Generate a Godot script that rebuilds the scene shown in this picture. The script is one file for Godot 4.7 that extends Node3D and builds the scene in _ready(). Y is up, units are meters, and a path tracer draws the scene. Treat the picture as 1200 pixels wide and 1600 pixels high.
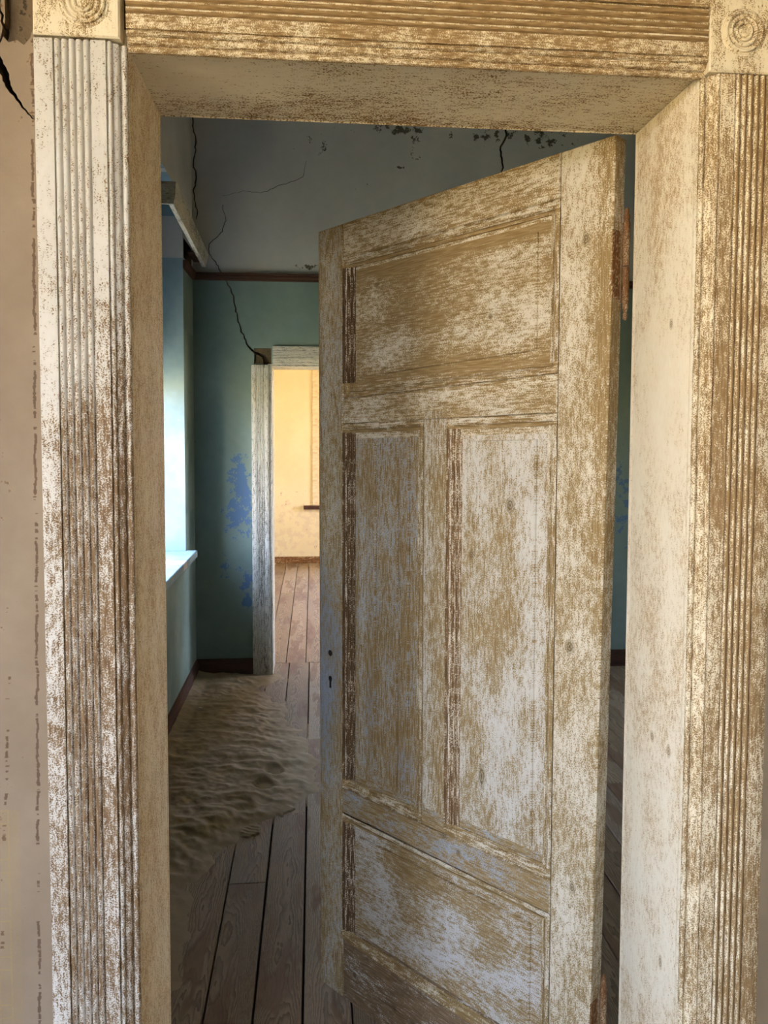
extends Node3D
# A weathered panel door standing half open in a fluted casing; beyond it a sand-drifted teal room and a sunlit third room.

const HEAD := 2.166        # underside of the door head above the floor
const WIDE := 0.885        # clear width between the linings
const DEEP := 0.2448       # depth of the linings
const FARZ := -3.843       # face of the teal room's far wall
const LEFTX := -0.49       # face of the teal room's left wall
const BACKZ := -8.12       # back wall of the third room
const D_ANG := 0.88122     # how far the door stands open
const D_SAG := 0.02883     # its rails have dropped towards the lock side

var M := {}
var T := {}
var rng := RandomNumberGenerator.new()


func _ready() -> void:
	rng.seed = 7
	# ---- camera, sky, sun, exposure
	var cam := Camera3D.new()
	cam.name = "camera"
	cam.projection = Camera3D.PROJECTION_FRUSTUM
	cam.near = 0.05
	cam.far = 400.0
	cam.keep_aspect = Camera3D.KEEP_HEIGHT
	cam.size = 1600.0 / 1206.5 * 0.05
	cam.frustum_offset = Vector2(0, -62.95 / 1206.5 * 0.05)
	cam.position = Vector3(0.27348, 1.59935, 1.20756)
	cam.rotation = Vector3(-0.05274, -0.09089, 0.00299)
	add_child(cam)
	cam.current = true

	var env := Environment.new()
	env.background_mode = Environment.BG_SKY
	var sm := ProceduralSkyMaterial.new()
	sm.sky_top_color = Color(0.56, 0.64, 0.78)
	sm.sky_horizon_color = Color(0.85, 0.85, 0.86)
	sm.ground_horizon_color = Color(0.60, 0.52, 0.40)
	sm.ground_bottom_color = Color(0.45, 0.38, 0.28)
	sm.sky_energy_multiplier = 2.5
	var sky := Sky.new()
	sky.sky_material = sm
	env.sky = sky
	env.tonemap_mode = Environment.TONE_MAPPER_LINEAR
	env.tonemap_exposure = 7.0
	env.sdfgi_enabled = true
	env.ssao_enabled = true
	env.ssil_enabled = true
	var we := WorldEnvironment.new()
	we.name = "environment"
	we.environment = env
	add_child(we)

	var sun := DirectionalLight3D.new()
	sun.name = "sun"
	sun.light_color = Color(1.0, 0.90, 0.71)
	sun.light_energy = 4.5
	sun.light_angular_distance = 0.6
	sun.shadow_enabled = true
	sun.sky_mode = DirectionalLight3D.SKY_MODE_LIGHT_ONLY
	add_child(sun)
	sun.look_at_from_position(Vector3(10, 7.2, -1.5), Vector3.ZERO)

	paint_all()
	make_materials()
	outside()
	front_room()
	teal_room()
	third_room()
	door_frame()
	door_leaf()
	sand_drift()


# ------------------------------------------------------------------ tags
func tag(o: Node, label: String, category: String, kind := "", group := "") -> void:
	if label: o.set_meta("label", label)
	if category: o.set_meta("category", category)
	if kind: o.set_meta("kind", kind)
	if group: o.set_meta("group", group)


func base(called: String, at := Vector3.ZERO) -> Node3D:
	var o := Node3D.new()
	o.name = called
	o.position = at
	add_child(o, true)
	return o


func put(called: String, mesh: Mesh, mat: Material, parent: Node = self, at := Vector3.ZERO) -> MeshInstance3D:
	var o := MeshInstance3D.new()
	o.name = called
	o.mesh = mesh
	o.material_override = mat
	o.position = at
	parent.add_child(o, true)
	return o


# ------------------------------------------------------------------ mesh making
class Mb:
	var v := PackedVector3Array()
	var n := PackedVector3Array()
	var t := PackedVector2Array()
	var ix := PackedInt32Array()

	func vert(p: Vector3, nn: Vector3, uv: Vector2) -> int:
		v.append(p)
		n.append(nn)
		t.append(uv)
		return v.size() - 1

	# a triangle whose face looks along nn (clockwise from the front)
	func face(a: int, b: int, c: int, nn: Vector3) -> void:
		var g := (v[b] - v[a]).cross(v[c] - v[a])
		if g.dot(nn) > 0.0:
			ix.append_array(PackedInt32Array([a, c, b]))
		else:
			ix.append_array(PackedInt32Array([a, b, c]))

	func quad(p: Array, uv: Array, nn := Vector3.ZERO) -> void:
		if nn == Vector3.ZERO:
			nn = (p[2] - p[0]).cross(p[3] - p[1]).normalized()
		var k := v.size()
		for i in 4:
			vert(p[i], nn, uv[i])
		face(k, k + 1, k + 2, nn)
		face(k, k + 2, k + 3, nn)

	func mesh() -> ArrayMesh:
		var a := []
		a.resize(Mesh.ARRAY_MAX)
		a[Mesh.ARRAY_VERTEX] = v
		a[Mesh.ARRAY_NORMAL] = n
		a[Mesh.ARRAY_TEX_UV] = t
		a[Mesh.ARRAY_INDEX] = ix
		var m := ArrayMesh.new()
		m.add_surface_from_arrays(Mesh.PRIMITIVE_TRIANGLES, a)
		return m


# A block whose front outline (at z0, counter-clockwise seen from +z) is chamfered by ch and goes back to z1.
# at() turns outline coordinates (a, b, z) into a point; uv() into texture coordinates.
func prism(outline: PackedVector2Array, z0: float, z1: float, ch: float, at: Callable, uv: Callable, both := false) -> ArrayMesh:
	var m := Mb.new()
	var inner := outline
	if ch > 0.0:
		var off := Geometry2D.offset_polygon(outline, -ch, Geometry2D.JOIN_MITER)
		if off.size() and off[0].size() == outline.size():
			inner = off[0]
			var best := 0
			for i in inner.size():
				if inner[i].distance_to(outline[0]) < inner[best].distance_to(outline[0]):
					best = i
			var turned := PackedVector2Array()
			for i in inner.size():
				turned.append(inner[(i + best) % inner.size()])
			if turned[1].distance_to(outline[1]) > turned[turned.size() - 1].distance_to(outline[1]):
				turned.reverse()
				turned.insert(0, turned[turned.size() - 1])
				turned.remove_at(turned.size() - 1)
			inner = turned
	var mid := Vector2.ZERO
	for p in outline:
		mid += p / outline.size()
	var tri := Geometry2D.triangulate_polygon(inner)
	for side in 2:
		var z := z0 if side == 0 else z1
		var pts: PackedVector2Array = inner if side == 0 else outline
		var k := m.v.size()
		var nn: Vector3 = (at.call(mid.x, mid.y, z0) - at.call(mid.x, mid.y, z1)).normalized() * (1.0 if side == 0 else -1.0)
		for p in pts:
			m.vert(at.call(p.x, p.y, z), nn, uv.call(p.x, p.y, z))
		for i in range(0, tri.size(), 3):
			m.face(k + tri[i], k + tri[i + 1], k + tri[i + 2], nn)
	var levels := [[inner, z0], [outline, z0 - ch], [outline, z1]] if ch > 0.0 else [[outline, z0], [outline, z1]]
	for l in levels.size() - 1:
		var A: PackedVector2Array = levels[l][0]
		var B: PackedVector2Array = levels[l + 1][0]
		var za: float = levels[l][1]
		var zb: float = levels[l + 1][1]
		for i in A.size():
			var j := (i + 1) % A.size()
			var p := [at.call(A[i].x, A[i].y, za), at.call(A[j].x, A[j].y, za), at.call(B[j].x, B[j].y, zb), at.call(B[i].x, B[i].y, zb)]
			var c: Vector3 = at.call(mid.x, mid.y, (z0 + z1) / 2)
			var nn: Vector3 = (p[2] - p[0]).cross(p[3] - p[1]).normalized()
			if nn.dot((p[0] + p[1]) / 2 - c) < 0:
				nn = -nn
			m.quad(p, [uv.call(A[i].x, A[i].y, za), uv.call(A[j].x, A[j].y, za), uv.call(B[j].x, B[j].y, zb), uv.call(B[i].x, B[i].y, zb)], nn)
	return m.mesh()


func rect(a0: float, b0: float, a1: float, b1: float) -> PackedVector2Array:
	return PackedVector2Array([Vector2(a0, b0), Vector2(a1, b0), Vector2(a1, b1), Vector2(a0, b1)])


# chamfered box from lo to hi, textured by world-sized uv
func box_mesh(lo: Vector3, hi: Vector3, ch := 0.003, scale := 1.0, off := Vector2.ZERO) -> ArrayMesh:
	return prism(rect(lo.x, lo.y, hi.x, hi.y), hi.z, lo.z, ch,
		func(a, b, z): return Vector3(a, b, z),
		func(a, b, z): return Vector2(a - z, -b - z) * scale + off)


# profile points (across, out) swept from p to q; smooth where it bends little
func sweep(prof: PackedVector2Array, p: Vector3, q: Vector3, across: Vector3, out: Vector3, uv0: Vector2, us: float, vs: float, caps := true, wobble := 0.0) -> ArrayMesh:
	var m := Mb.new()
	var along := (q - p).normalized()
	var long := p.distance_to(q)
	var nseg := prof.size() - 1
	var rows := maxi(1, int(long / 0.05)) if wobble > 0.0 else 1
	var nz := FastNoiseLite.new()
	nz.seed = int(absf(p.x * 977 + p.y * 131)) + 3
	nz.frequency = 1.6
	var norms := []
	for i in nseg:
		var d := (prof[i + 1] - prof[i]).normalized()
		norms.append(across * -d.y + out * d.x)
	var arc := 0.0
	for i in nseg:
		var na: Vector3 = norms[i]
		var nb: Vector3 = norms[i]
		if i > 0 and norms[i - 1].dot(norms[i]) > 0.7: na = (norms[i - 1] + norms[i]).normalized()
		if i < nseg - 1 and norms[i + 1].dot(norms[i]) > 0.7: nb = (norms[i + 1] + norms[i]).normalized()
		var len := prof[i].distance_to(prof[i + 1])
		var k := m.v.size()
		for r in rows + 1:
			var f := float(r) / rows
			var w := out * (nz.get_noise_2d(f * long * 10, prof[i].x * 90) * wobble)
			var w2 := out * (nz.get_noise_2d(f * long * 10, prof[i + 1].x * 90) * wobble)
			var v := uv0.y + f * long * vs
			m.vert(p + across * prof[i].x + out * prof[i].y + along * long * f + w, na, Vector2(uv0.x + arc * us, v))
			m.vert(p + across * prof[i + 1].x + out * prof[i + 1].y + along * long * f + w2, nb, Vector2(uv0.x + (arc + len) * us, v))
		for r in rows:
			var b := k + r * 2
			m.face(b, b + 1, b + 3, norms[i])
			m.face(b, b + 3, b + 2, norms[i])
		arc += len
	if caps:
		var poly := PackedVector2Array(prof)
		var tri := Geometry2D.triangulate_polygon(poly)
		for e in 2:
			var k := m.v.size()
			var o := p if e == 0 else q
			for c in poly:
				m.vert(o + across * c.x + out * c.y, along * (-1.0 if e == 0 else 1.0), Vector2(uv0.x + c.x * us, uv0.y + e * long * vs + c.y * vs))
			for i in range(0, tri.size(), 3):
				m.face(k + tri[i], k + tri[i + 1], k + tri[i + 2], along * (-1.0 if e == 0 else 1.0))
	return m.mesh()


# profile (radius, height) turned round the y axis
func lathe(prof: PackedVector2Array, seg := 20) -> ArrayMesh:
	var m := Mb.new()
	for i in prof.size() - 1:
		var d := (prof[i + 1] - prof[i]).normalized()
		var nn := Vector2(d.y, -d.x)
		var k := m.v.size()
		for s in seg + 1:
			var a := TAU * s / seg
			var c := Vector3(cos(a), 0, sin(a))
			var no := (c * nn.x + Vector3.UP * nn.y).normalized()
			m.vert(c * prof[i].x + Vector3.UP * prof[i].y, no, Vector2(float(s) / seg, prof[i].y * 8))
			m.vert(c * prof[i + 1].x + Vector3.UP * prof[i + 1].y, no, Vector2(float(s) / seg, prof[i + 1].y * 8))
		for s in seg:
			var a := TAU * (s + 0.5) / seg
			var no := Vector3(cos(a), 0, sin(a)) * nn.x + Vector3.UP * nn.y
			var b := k + s * 2
			m.face(b, b + 1, b + 3, no)
			m.face(b, b + 3, b + 2, no)
	return m.mesh()


# ------------------------------------------------------------------ painting
static func noise_bytes(w: int, h: int, freq: float, sx: float, sy: float, sd: int, oct := 3, kind := FastNoiseLite.TYPE_SIMPLEX_SMOOTH) -> PackedByteArray:
	var nz := FastNoiseLite.new()
	nz.noise_type = kind
	nz.seed = sd
	nz.frequency = freq
	nz.fractal_type = FastNoiseLite.FRACTAL_FBM if oct > 1 else FastNoiseLite.FRACTAL_NONE
	nz.fractal_octaves = oct
	var im := nz.get_image(maxi(4, int(ceil(w / sx))), maxi(4, int(ceil(h / sy))), false, false, true)
	if im.get_width() != w or im.get_height() != h:
		im.resize(w, h, Image.INTERPOLATE_CUBIC)
	im.convert(Image.FORMAT_L8)
	return im.get_data()


# Coverage of paint: base level plus soft spots [u, v, radius u, radius v, amount], drawn small and enlarged.
static func cover_map(w: int, h: int, level: float, spots: Array) -> PackedFloat32Array:
	var gw := clampi(w / 8, 8, 96)
	var gh := clampi(h / 8, 8, 256)
	var a := PackedFloat32Array()
	a.resize(gw * gh)
	for y in gh:
		for x in gw:
			var c := level
			for s in spots:
				var du: float = ((x + 0.5) / gw - s[0]) / s[2]
				var dv: float = ((y + 0.5) / gh - s[1]) / s[3]
				var d2 := du * du + dv * dv
				if d2 < 9.0:
					c += s[4] * exp(-d2)
			a[y * gw + x] = c
	var im := Image.create_from_data(gw, gh, false, Image.FORMAT_RF, a.to_byte_array())
	im.resize(w, h, Image.INTERPOLATE_BILINEAR)
	return im.get_data().to_float32_array()


# Worn paint over wood. s: size, grain ("v" or "h"), cover, spots, fine / mid / streak weights, colours (sRGB 0..255).
static func flaky(s: Dictionary) -> Array:
	var w: int = s.w
	var h: int = s.h
	var sd: int = s.seed
	var vert: bool = s.get("grain", "v") == "v"
	var gx := 1.0 if vert else 14.0
	var gy := 14.0 if vert else 1.0
	var mx := 1.0 if vert else 2.0
	var my := 2.0 if vert else 1.0
	var fine := noise_bytes(w, h, s.get("fine_freq", 0.30), 1.0, 1.0, sd, 2)
	var mid := noise_bytes(w, h, s.get("mid_freq", 0.075), mx, my, sd + 1, 3)
	var grain := noise_bytes(w, h, s.get("grain_freq", 0.22), gx, gy, sd + 2, 3)
	var low := noise_bytes(w, h, s.get("low_freq", 0.010), 1.0 if vert else 2.0, 2.0 if vert else 1.0, sd + 3, 3)
	var cov := cover_map(w, h, s.cover, s.get("spots", []))
	var blue := cover_map(w, h, -0.1, s.get("blue", []))
	var has_blue: bool = s.has("blue")
	var wf: float = s.get("fine", 0.75) / 255.0
	var wm: float = s.get("mid", 0.38) / 255.0
	var wg: float = 0.55 * float(s.get("streak", 0.25)) / 255.0
	var wl: float = 0.7 * float(s.get("low", 0.5)) / 255.0
	var wsum := (wf + wm + wg + wl) * 127.5
	var hard: float = 1.0 / s.get("soft", 0.09)
	for bnd in s.get("bands", []):   # strips along the grain with less (or more) paint: centre, half width, amount
		for i in w * h:
			var d: float = absf((float(i % w) / w if vert else float(i / w) / h) - bnd[0])
			if d < bnd[1]:
				cov[i] += bnd[2]
	var a: Color = s.wood
	var b: Color = s.wood2
	var p: Color = s.paint
	var q: Color = s.paint2
	var bl: Color = s.get("bluecol", Color(0.54, 0.58, 0.64))
	var rgb := PackedByteArray()
	rgb.resize(w * h * 3)
	var hh := PackedByteArray()
	hh.resize(w * h)
	for i in w * h:
		var g := grain[i] / 255.0
		var n := fine[i] * wf + mid[i] * wm + grain[i] * wg + low[i] * wl - wsum
		var k := clampf((n + cov[i] - 0.5) * hard + 0.5, 0.0, 1.0)
		var l := (low[i] * 0.6 + mid[i] * 0.4) / 255.0
		var gg := clampf(g * 1.5 - 0.25, 0.0, 1.0)
		var r := lerpf(lerpf(a.r, b.r, gg), lerpf(p.r, q.r, l), k)
		var gr := lerpf(lerpf(a.g, b.g, gg), lerpf(p.g, q.g, l), k)
		var bb := lerpf(lerpf(a.b, b.b, gg), lerpf(p.b, q.b, l), k)
		if has_blue:
			var kb := clampf((n + blue[i]) * 4.0, 0.0, 0.85)
			if kb > 0.0:
				r = lerpf(r, bl.r, kb)
				gr = lerpf(gr, bl.g, kb)
				bb = lerpf(bb, bl.b, kb)
		rgb[i * 3] = int(r * 255.0)
		rgb[i * 3 + 1] = int(gr * 255.0)
		rgb[i * 3 + 2] = int(bb * 255.0)
		hh[i] = int(k * 150.0 + g * 70.0 + fine[i] * 0.13)
	var ci := Image.create_from_data(w, h, false, Image.FORMAT_RGB8, rgb)
	var hi := Image.create_from_data(w, h, false, Image.FORMAT_L8, hh)
	for k in s.get("knots", []):
		knot(ci, hi, k[0] * w, k[1] * h, k[2], k[3], s.wood)
	return [ci, hi]


static func knot(ci: Image, hi: Image, cx: float, cy: float, rx: float, ry: float, wood: Color) -> void:
	for y in range(maxi(0, int(cy - ry * 2)), mini(ci.get_height(), int(cy + ry * 2))):
		for x in range(maxi(0, int(cx - rx * 2)), mini(ci.get_width(), int(cx + rx * 2))):
			var d := Vector2((x - cx) / rx, (y - cy) / ry).length()
			if d < 1.6:
				var ring := 0.5 + 0.5 * sin(d * 11.0)
				var k := clampf(1.6 - d, 0.0, 1.0) * 0.8
				var dark := wood.darkened(0.1 + 0.25 * ring)
				ci.set_pixel(x, y, ci.get_pixel(x, y).lerp(dark, k * (0.4 + 0.6 * ring)))
				var c := hi.get_pixel(x, y)
				hi.set_pixel(x, y, c.darkened(k * 0.5 * ring))


# Old plaster: two tones of limewash, small chips and specks showing the coat beneath, larger patches of a third colour.
static func plaster(s: Dictionary) -> Array:
	var w: int = s.w
	var h: int = s.h
	var sd: int = s.seed
	var fine := noise_bytes(w, h, 0.18, 1, 1, sd, 3)
	var mid := noise_bytes(w, h, s.get("mid_freq", 0.03), 1, 1, sd + 1, 4)
	var low := noise_bytes(w, h, s.get("low_freq", 0.006), 1, 1.5, sd + 2, 3)
	var chip := cover_map(w, h, s.get("chips", -0.25), s.get("chip_spots", []))
	var patch := cover_map(w, h, -0.8, s.get("patches", []))
	var band: float = s.get("split", -1.0)     # above this height (share from the top) the other wash
	var a: Color = s.a
	var b: Color = s.b
	var a2: Color = s.get("a2", a)
	var b2: Color = s.get("b2", b)
	var c: Color = s.chip
	var c2: Color = s.get("chip2", c)
	var pc: Color = s.get("patch", c)
	var rgb := PackedByteArray()
	rgb.resize(w * h * 3)
	var hh := PackedByteArray()
	hh.resize(w * h)
	for y in h:
		var up := float(y) / h < band
		for x in w:
			var i := y * w + x
			var m := mid[i] / 255.0
			var f := fine[i] / 255.0
			var l := low[i] / 255.0
			var col: Color = (a2 if up else a).lerp(b2 if up else b, clampf(l * 1.2 - 0.1 + (m - 0.5) * 0.4, 0, 1))
			var n := (m - 0.5) * 1.3 + (f - 0.5) * 0.5
			var hgt := 0.6 + (m - 0.5) * 0.3 + (f - 0.5) * 0.2
			var kp := clampf((n * 0.8 + (l - 0.5) * 0.4 + patch[i]) * 9.0, 0.0, 1.0)
			if kp > 0.0:
				col = col.lerp(pc, kp * 0.8)
				hgt -= kp * 0.12
			var kc := clampf((n + chip[i]) * 12.0, 0.0, 1.0)
			if kc > 0.0:
				col = col.lerp(c.lerp(c2, f), kc * 0.9)
				hgt -= kc * 0.3
			rgb[i * 3] = int(clampf(col.r, 0, 1) * 255.0)
			rgb[i * 3 + 1] = int(clampf(col.g, 0, 1) * 255.0)
			rgb[i * 3 + 2] = int(clampf(col.b, 0, 1) * 255.0)
			hh[i] = int(clampf(hgt, 0, 1) * 255.0)
	var ci := Image.create_from_data(w, h, false, Image.FORMAT_RGB8, rgb)
	var hi := Image.create_from_data(w, h, false, Image.FORMAT_L8, hh)
	for ln in s.get("lines", []):   # broken drawn line: x0, y0, x1, y1 (shares), width px, chance, colour
		var r := RandomNumberGenerator.new()
		r.seed = sd
		var wob := FastNoiseLite.new()
		wob.seed = sd
		wob.frequency = 0.012
		for y in range(int(ln[1] * h), int(ln[3] * h)):
			var f: float = (float(y) / h - ln[1]) / (ln[3] - ln[1])
			var on := wob.get_noise_2d(y, 300.0) * 0.5 + 0.5 + wob.get_noise_2d(y * 9.0, 900.0) * 0.4
			if on < ln[5]:
				continue
			var cx: float = lerpf(ln[0], ln[2], f) * w + wob.get_noise_2d(y * 2.0, 0.0) * 3.0
			var half: float = ln[4] * (0.4 + 0.6 * absf(wob.get_noise_2d(y * 5.0, 77.0)) * 2.0)
			for x in range(maxi(0, int(cx - half)), mini(w, int(cx + half) + 1)):
				ci.set_pixel(x, y, ci.get_pixel(x, y).lerp(ln[6], 0.75))
				hi.set_pixel(x, y, hi.get_pixel(x, y).darkened(0.3))
	if s.has("stencil"):   # faint printed border: a pale band with a row of outlined boxes
		var st: Array = s.stencil
		for y in range(int(st[1] * h), h):
			for x in range(int(st[0] * w), int(st[2] * w)):
				var u: float = x - float(st[0]) * w
				var v := fmod(y, 78.0)
				var ink := 0.14
				if (u > 6 and u < 9) or (u > 24 and u < 27) or (v > 3 and v < 6 and u > 6 and u < 27) or (v > 60 and v < 63 and u > 6 and u < 27): ink = 0.45
				if fine[y * w + x] > 150: ink *= 0.5
				ci.set_pixel(x, y, ci.get_pixel(x, y).lerp(Color8(178, 146, 84), ink))
	return [ci, hi]


# Floor boards: eight boards side by side, cathedral grain, worn dark paint and dust between.
static func boards(s: Dictionary) -> Array:
	var w: int = s.w
	var h: int = s.h
	var sd: int = s.seed
	var fine := noise_bytes(w, h, 0.25, 1, 5, sd, 3)
	var mid := noise_bytes(w, h, 0.02, 1, 2.5, sd + 1, 4)
	var low := noise_bytes(w, h, 0.006, 1, 3, sd + 2, 3)
	var rgb := PackedByteArray()
	rgb.resize(w * h * 3)
	var hh := PackedByteArray()
	hh.resize(w * h)
	var bw := w / 8
	var r := RandomNumberGenerator.new()
	r.seed = sd
	var off := []
	for k in 8:
		off.append([r.randf_range(-0.3, 0.3), r.randf_range(0.0, 9.0), r.randf_range(2.0, 5.0), r.randf_range(-0.12, 0.12)])
	var dark: Color = s.dark
	var light: Color = s.light
	var paint: Color = s.paint
	var dust: Color = s.dust
	for y in h:
		for x in w:
			var i := y * w + x
			var o: Array = off[x / bw]
			var u: float = (x % bw) / float(bw) - 0.5 - o[0]
			var v := y / float(h)
			var m := mid[i] / 255.0 - 0.5
			var ring: float = u * u * 34.0 + v * o[2] * 3.2 + m * 2.2 + low[i] / 255.0 * 5.0 + o[1]
			var f := ring - floorf(ring)
			var g := f * f
			var fi := fine[i] / 255.0
			var col := light.lerp(dark, clampf(g * 0.75 + (fi - 0.5) * 0.5, 0, 1))
			col = col.lightened(o[3]) if o[3] > 0 else col.darkened(-o[3])
			var kp := clampf((low[i] / 255.0 - 0.60 + m * 0.5) * 8.0, 0, 1)
			col = col.lerp(paint, kp * 0.75)
			var kd := clampf((m * 1.2 + (fi - 0.5) * 0.7 + 0.02) * 4.0, 0, 1)
			col = col.lerp(dust, kd * 0.32)
			rgb[i * 3] = int(col.r * 255.0)
			rgb[i * 3 + 1] = int(col.g * 255.0)
			rgb[i * 3 + 2] = int(col.b * 255.0)
			hh[i] = int(clampf(0.75 - g * 0.4 + (fi - 0.5) * 0.3 + kp * 0.15, 0, 1) * 255.0)
	return [Image.create_from_data(w, h, false, Image.FORMAT_RGB8, rgb), Image.create_from_data(w, h, false, Image.FORMAT_L8, hh)]


var jobs := []
var done := []
var door_parts := []
const DW := 1024
const DH := 2048


func run_job(i: int) -> void:
	var s: Dictionary = jobs[i]
	match s.how:
		"flaky": done[i] = flaky(s)
		"plaster": done[i] = plaster(s)
		"boards": done[i] = boards(s)


# door texture coordinates: s in 0..0.93 m from the hinge edge, t in 0..2.2 m from the floor
func duv(s: float, t: float, z := 0.0) -> Vector2:
	return Vector2((s - z * 0.9 + 0.01) / 0.95, (2.19 - t) / 2.2)


func door_job(s0: float, s1: float, t0: float, t1: float, d: Dictionary) -> void:
	var p0 := duv(s0, t1)
	var p1 := duv(s1, t0)
	var x0 := int(p0.x * DW)
	var y0 := maxi(0, int(p0.y * DH))
	d.how = "flaky"
	d.w = maxi(8, mini(DW, int(p1.x * DW) + 1) - x0)
	d.h = maxi(8, mini(DH, int(p1.y * DH) + 1) - y0)
	d.seed = 100 + jobs.size() * 10
	for k in {"wood": Color8(138, 113, 73), "wood2": Color8(168, 143, 100), "paint": Color8(202, 190, 164), "paint2": Color8(222, 212, 190)}:
		if not d.has(k):
			d[k] = {"wood": Color8(138, 113, 73), "wood2": Color8(168, 143, 100), "paint": Color8(202, 190, 164), "paint2": Color8(222, 212, 190)}[k]
	door_parts.append([jobs.size(), x0, y0])
	jobs.append(d)


func paint_all() -> void:
	var white := {"paint": Color8(196, 190, 176), "paint2": Color8(214, 209, 197), "wood": Color8(112, 88, 62), "wood2": Color8(150, 124, 92)}
	var cream := {"paint": Color8(222, 206, 170), "paint2": Color8(236, 224, 194), "wood": Color8(138, 110, 72), "wood2": Color8(174, 146, 104)}
	var lining_coat := {"paint": Color8(222, 206, 174), "paint2": Color8(234, 224, 200), "wood": Color8(172, 140, 98), "wood2": Color8(194, 164, 122)}
	var named := {}
	var add := func(nm: String, how: String, base_: Dictionary, d: Dictionary):
		var s := base_.duplicate()
		s.merge(d, true)
		s.how = how
		named[nm] = jobs.size()
		jobs.append(s)
	add.call("casing_left", "flaky", white, {"w": 256, "h": 2048, "seed": 11, "cover": 0.55, "streak": 0.5, "low": 0.35, "spots": [[0.5, 0.1, 1.0, 0.25, 0.24], [0.5, 0.48, 0.3, 0.2, -0.10], [0.2, 0.42, 0.12, 0.2, -0.16], [0.55, 0.4, 0.3, 0.1, -0.06], [0.95, 0.3, 0.2, 0.3, 0.1], [0.05, 0.5, 0.12, 0.6, -0.15], [0.4, 0.72, 0.2, 0.15, -0.15]]})
	add.call("casing_right", "flaky", cream, {"w": 256, "h": 2048, "seed": 21, "cover": 0.50, "streak": 0.5, "low": 0.4, "spots": [[0.2, 0.4, 0.2, 0.3, 0.12], [0.3, 0.35, 0.15, 0.15, -0.3], [0.6, 0.5, 0.25, 1.0, -0.16], [0.9, 0.3, 0.2, 0.3, 0.15]]})
	add.call("casing_head", "flaky", cream, {"w": 2048, "h": 256, "seed": 31, "grain": "h", "cover": 0.52, "streak": 0.6, "low": 0.45, "spots": [[0.8, 0.35, 0.3, 0.2, -0.2], [0.5, 0.7, 0.5, 0.3, -0.1]]})
	add.call("block", "flaky", cream, {"w": 256, "h": 256, "seed": 41, "cover": 0.66, "streak": 0.2, "low": 0.8, "fine_freq": 0.2})
	add.call("jamb_left", "flaky", lining_coat, {"w": 320, "h": 2048, "seed": 51, "cover": 0.60, "fine_freq": 0.22, "streak": 0.12, "low": 0.3})
	add.call("jamb_right", "flaky", lining_coat, {"w": 320, "h": 2048, "seed": 61, "cover": 0.70, "streak": 0.12, "low": 0.4, "spots": [[0.55, 0.08, 0.35, 0.1, -0.18], [0.5, 0.62, 0.4, 0.1, -0.1], [0.4, 0.3, 0.5, 0.1, 0.15]], "knots": [[0.4, 0.235, 6, 9], [0.3, 0.69, 7, 11], [0.55, 0.69, 7, 10], [0.35, 0.93, 6, 12]]})
	add.call("soffit", "flaky", {"paint": Color8(222, 210, 182), "paint2": Color8(234, 226, 204), "wood": Color8(124, 96, 60), "wood2": Color8(156, 124, 82)}, {"w": 1024, "h": 320, "seed": 71, "grain": "h", "cover": 0.72, "fine_freq": 0.2, "streak": 0.6, "low": 0.3, "spots": [[0.5, 0.12, 0.5, 0.12, -0.16], [0.3, 0.3, 0.22, 0.2, -0.12], [0.6, 0.6, 0.2, 0.1, -0.1], [0.1, 0.7, 0.15, 0.3, 0.2]]})
	var prof := casing_profile()
	var arc := [0.0]
	for i in prof.size() - 1:
		arc.append(arc[i] + prof[i].distance_to(prof[i + 1]))
	var total: float = arc[arc.size() - 1]
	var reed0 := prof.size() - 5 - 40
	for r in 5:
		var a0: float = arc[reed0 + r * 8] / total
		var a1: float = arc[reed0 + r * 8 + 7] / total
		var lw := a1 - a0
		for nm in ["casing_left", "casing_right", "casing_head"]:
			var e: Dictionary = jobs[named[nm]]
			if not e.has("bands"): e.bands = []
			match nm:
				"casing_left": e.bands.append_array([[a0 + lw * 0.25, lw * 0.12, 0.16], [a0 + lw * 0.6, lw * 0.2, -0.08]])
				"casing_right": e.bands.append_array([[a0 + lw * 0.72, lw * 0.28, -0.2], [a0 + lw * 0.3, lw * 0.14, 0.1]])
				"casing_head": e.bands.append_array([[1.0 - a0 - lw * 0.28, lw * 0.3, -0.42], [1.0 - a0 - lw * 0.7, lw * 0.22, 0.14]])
	# the leaf: every piece with its own grain and wear; lower paint greyed towards the cooler light there
	door_job(-0.02, 0.125, 0.0, 2.19, {"cover": 0.56, "streak": 0.2, "low": 0.4, "spots": [[0.7, 0.05, 0.5, 0.08, 0.1], [0.25, 0.18, 0.14, 0.2, -0.3], [0.5, 0.35, 0.4, 0.12, -0.06]], "knots": [[0.55, 0.095, 6, 10], [0.7, 0.47, 9, 11], [0.6, 0.70, 6, 9]]})
	door_job(0.78, 0.91, 0.0, 2.19, {"cover": 0.45, "streak": 0.7, "low": 0.4, "spots": [[0.55, 0.1, 0.25, 0.15, 0.12], [0.9, 0.4, 0.2, 0.6, -0.2], [0.6, 0.35, 0.3, 0.1, 0.1]], "blue": [[0.6, 0.55, 0.8, 0.07, 0.28], [0.7, 0.48, 0.4, 0.06, 0.16], [0.6, 0.64, 0.4, 0.08, 0.16]]})
	door_job(0.125, 0.78, 2.04, 2.19, {"grain": "h", "cover": 0.55, "streak": 0.7, "low": 0.3, "spots": [[0.5, 0.05, 1.0, 0.12, -0.4], [0.5, 0.85, 0.8, 0.1, -0.25], [0.1, 0.62, 0.15, 0.1, -0.2]]})
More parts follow.
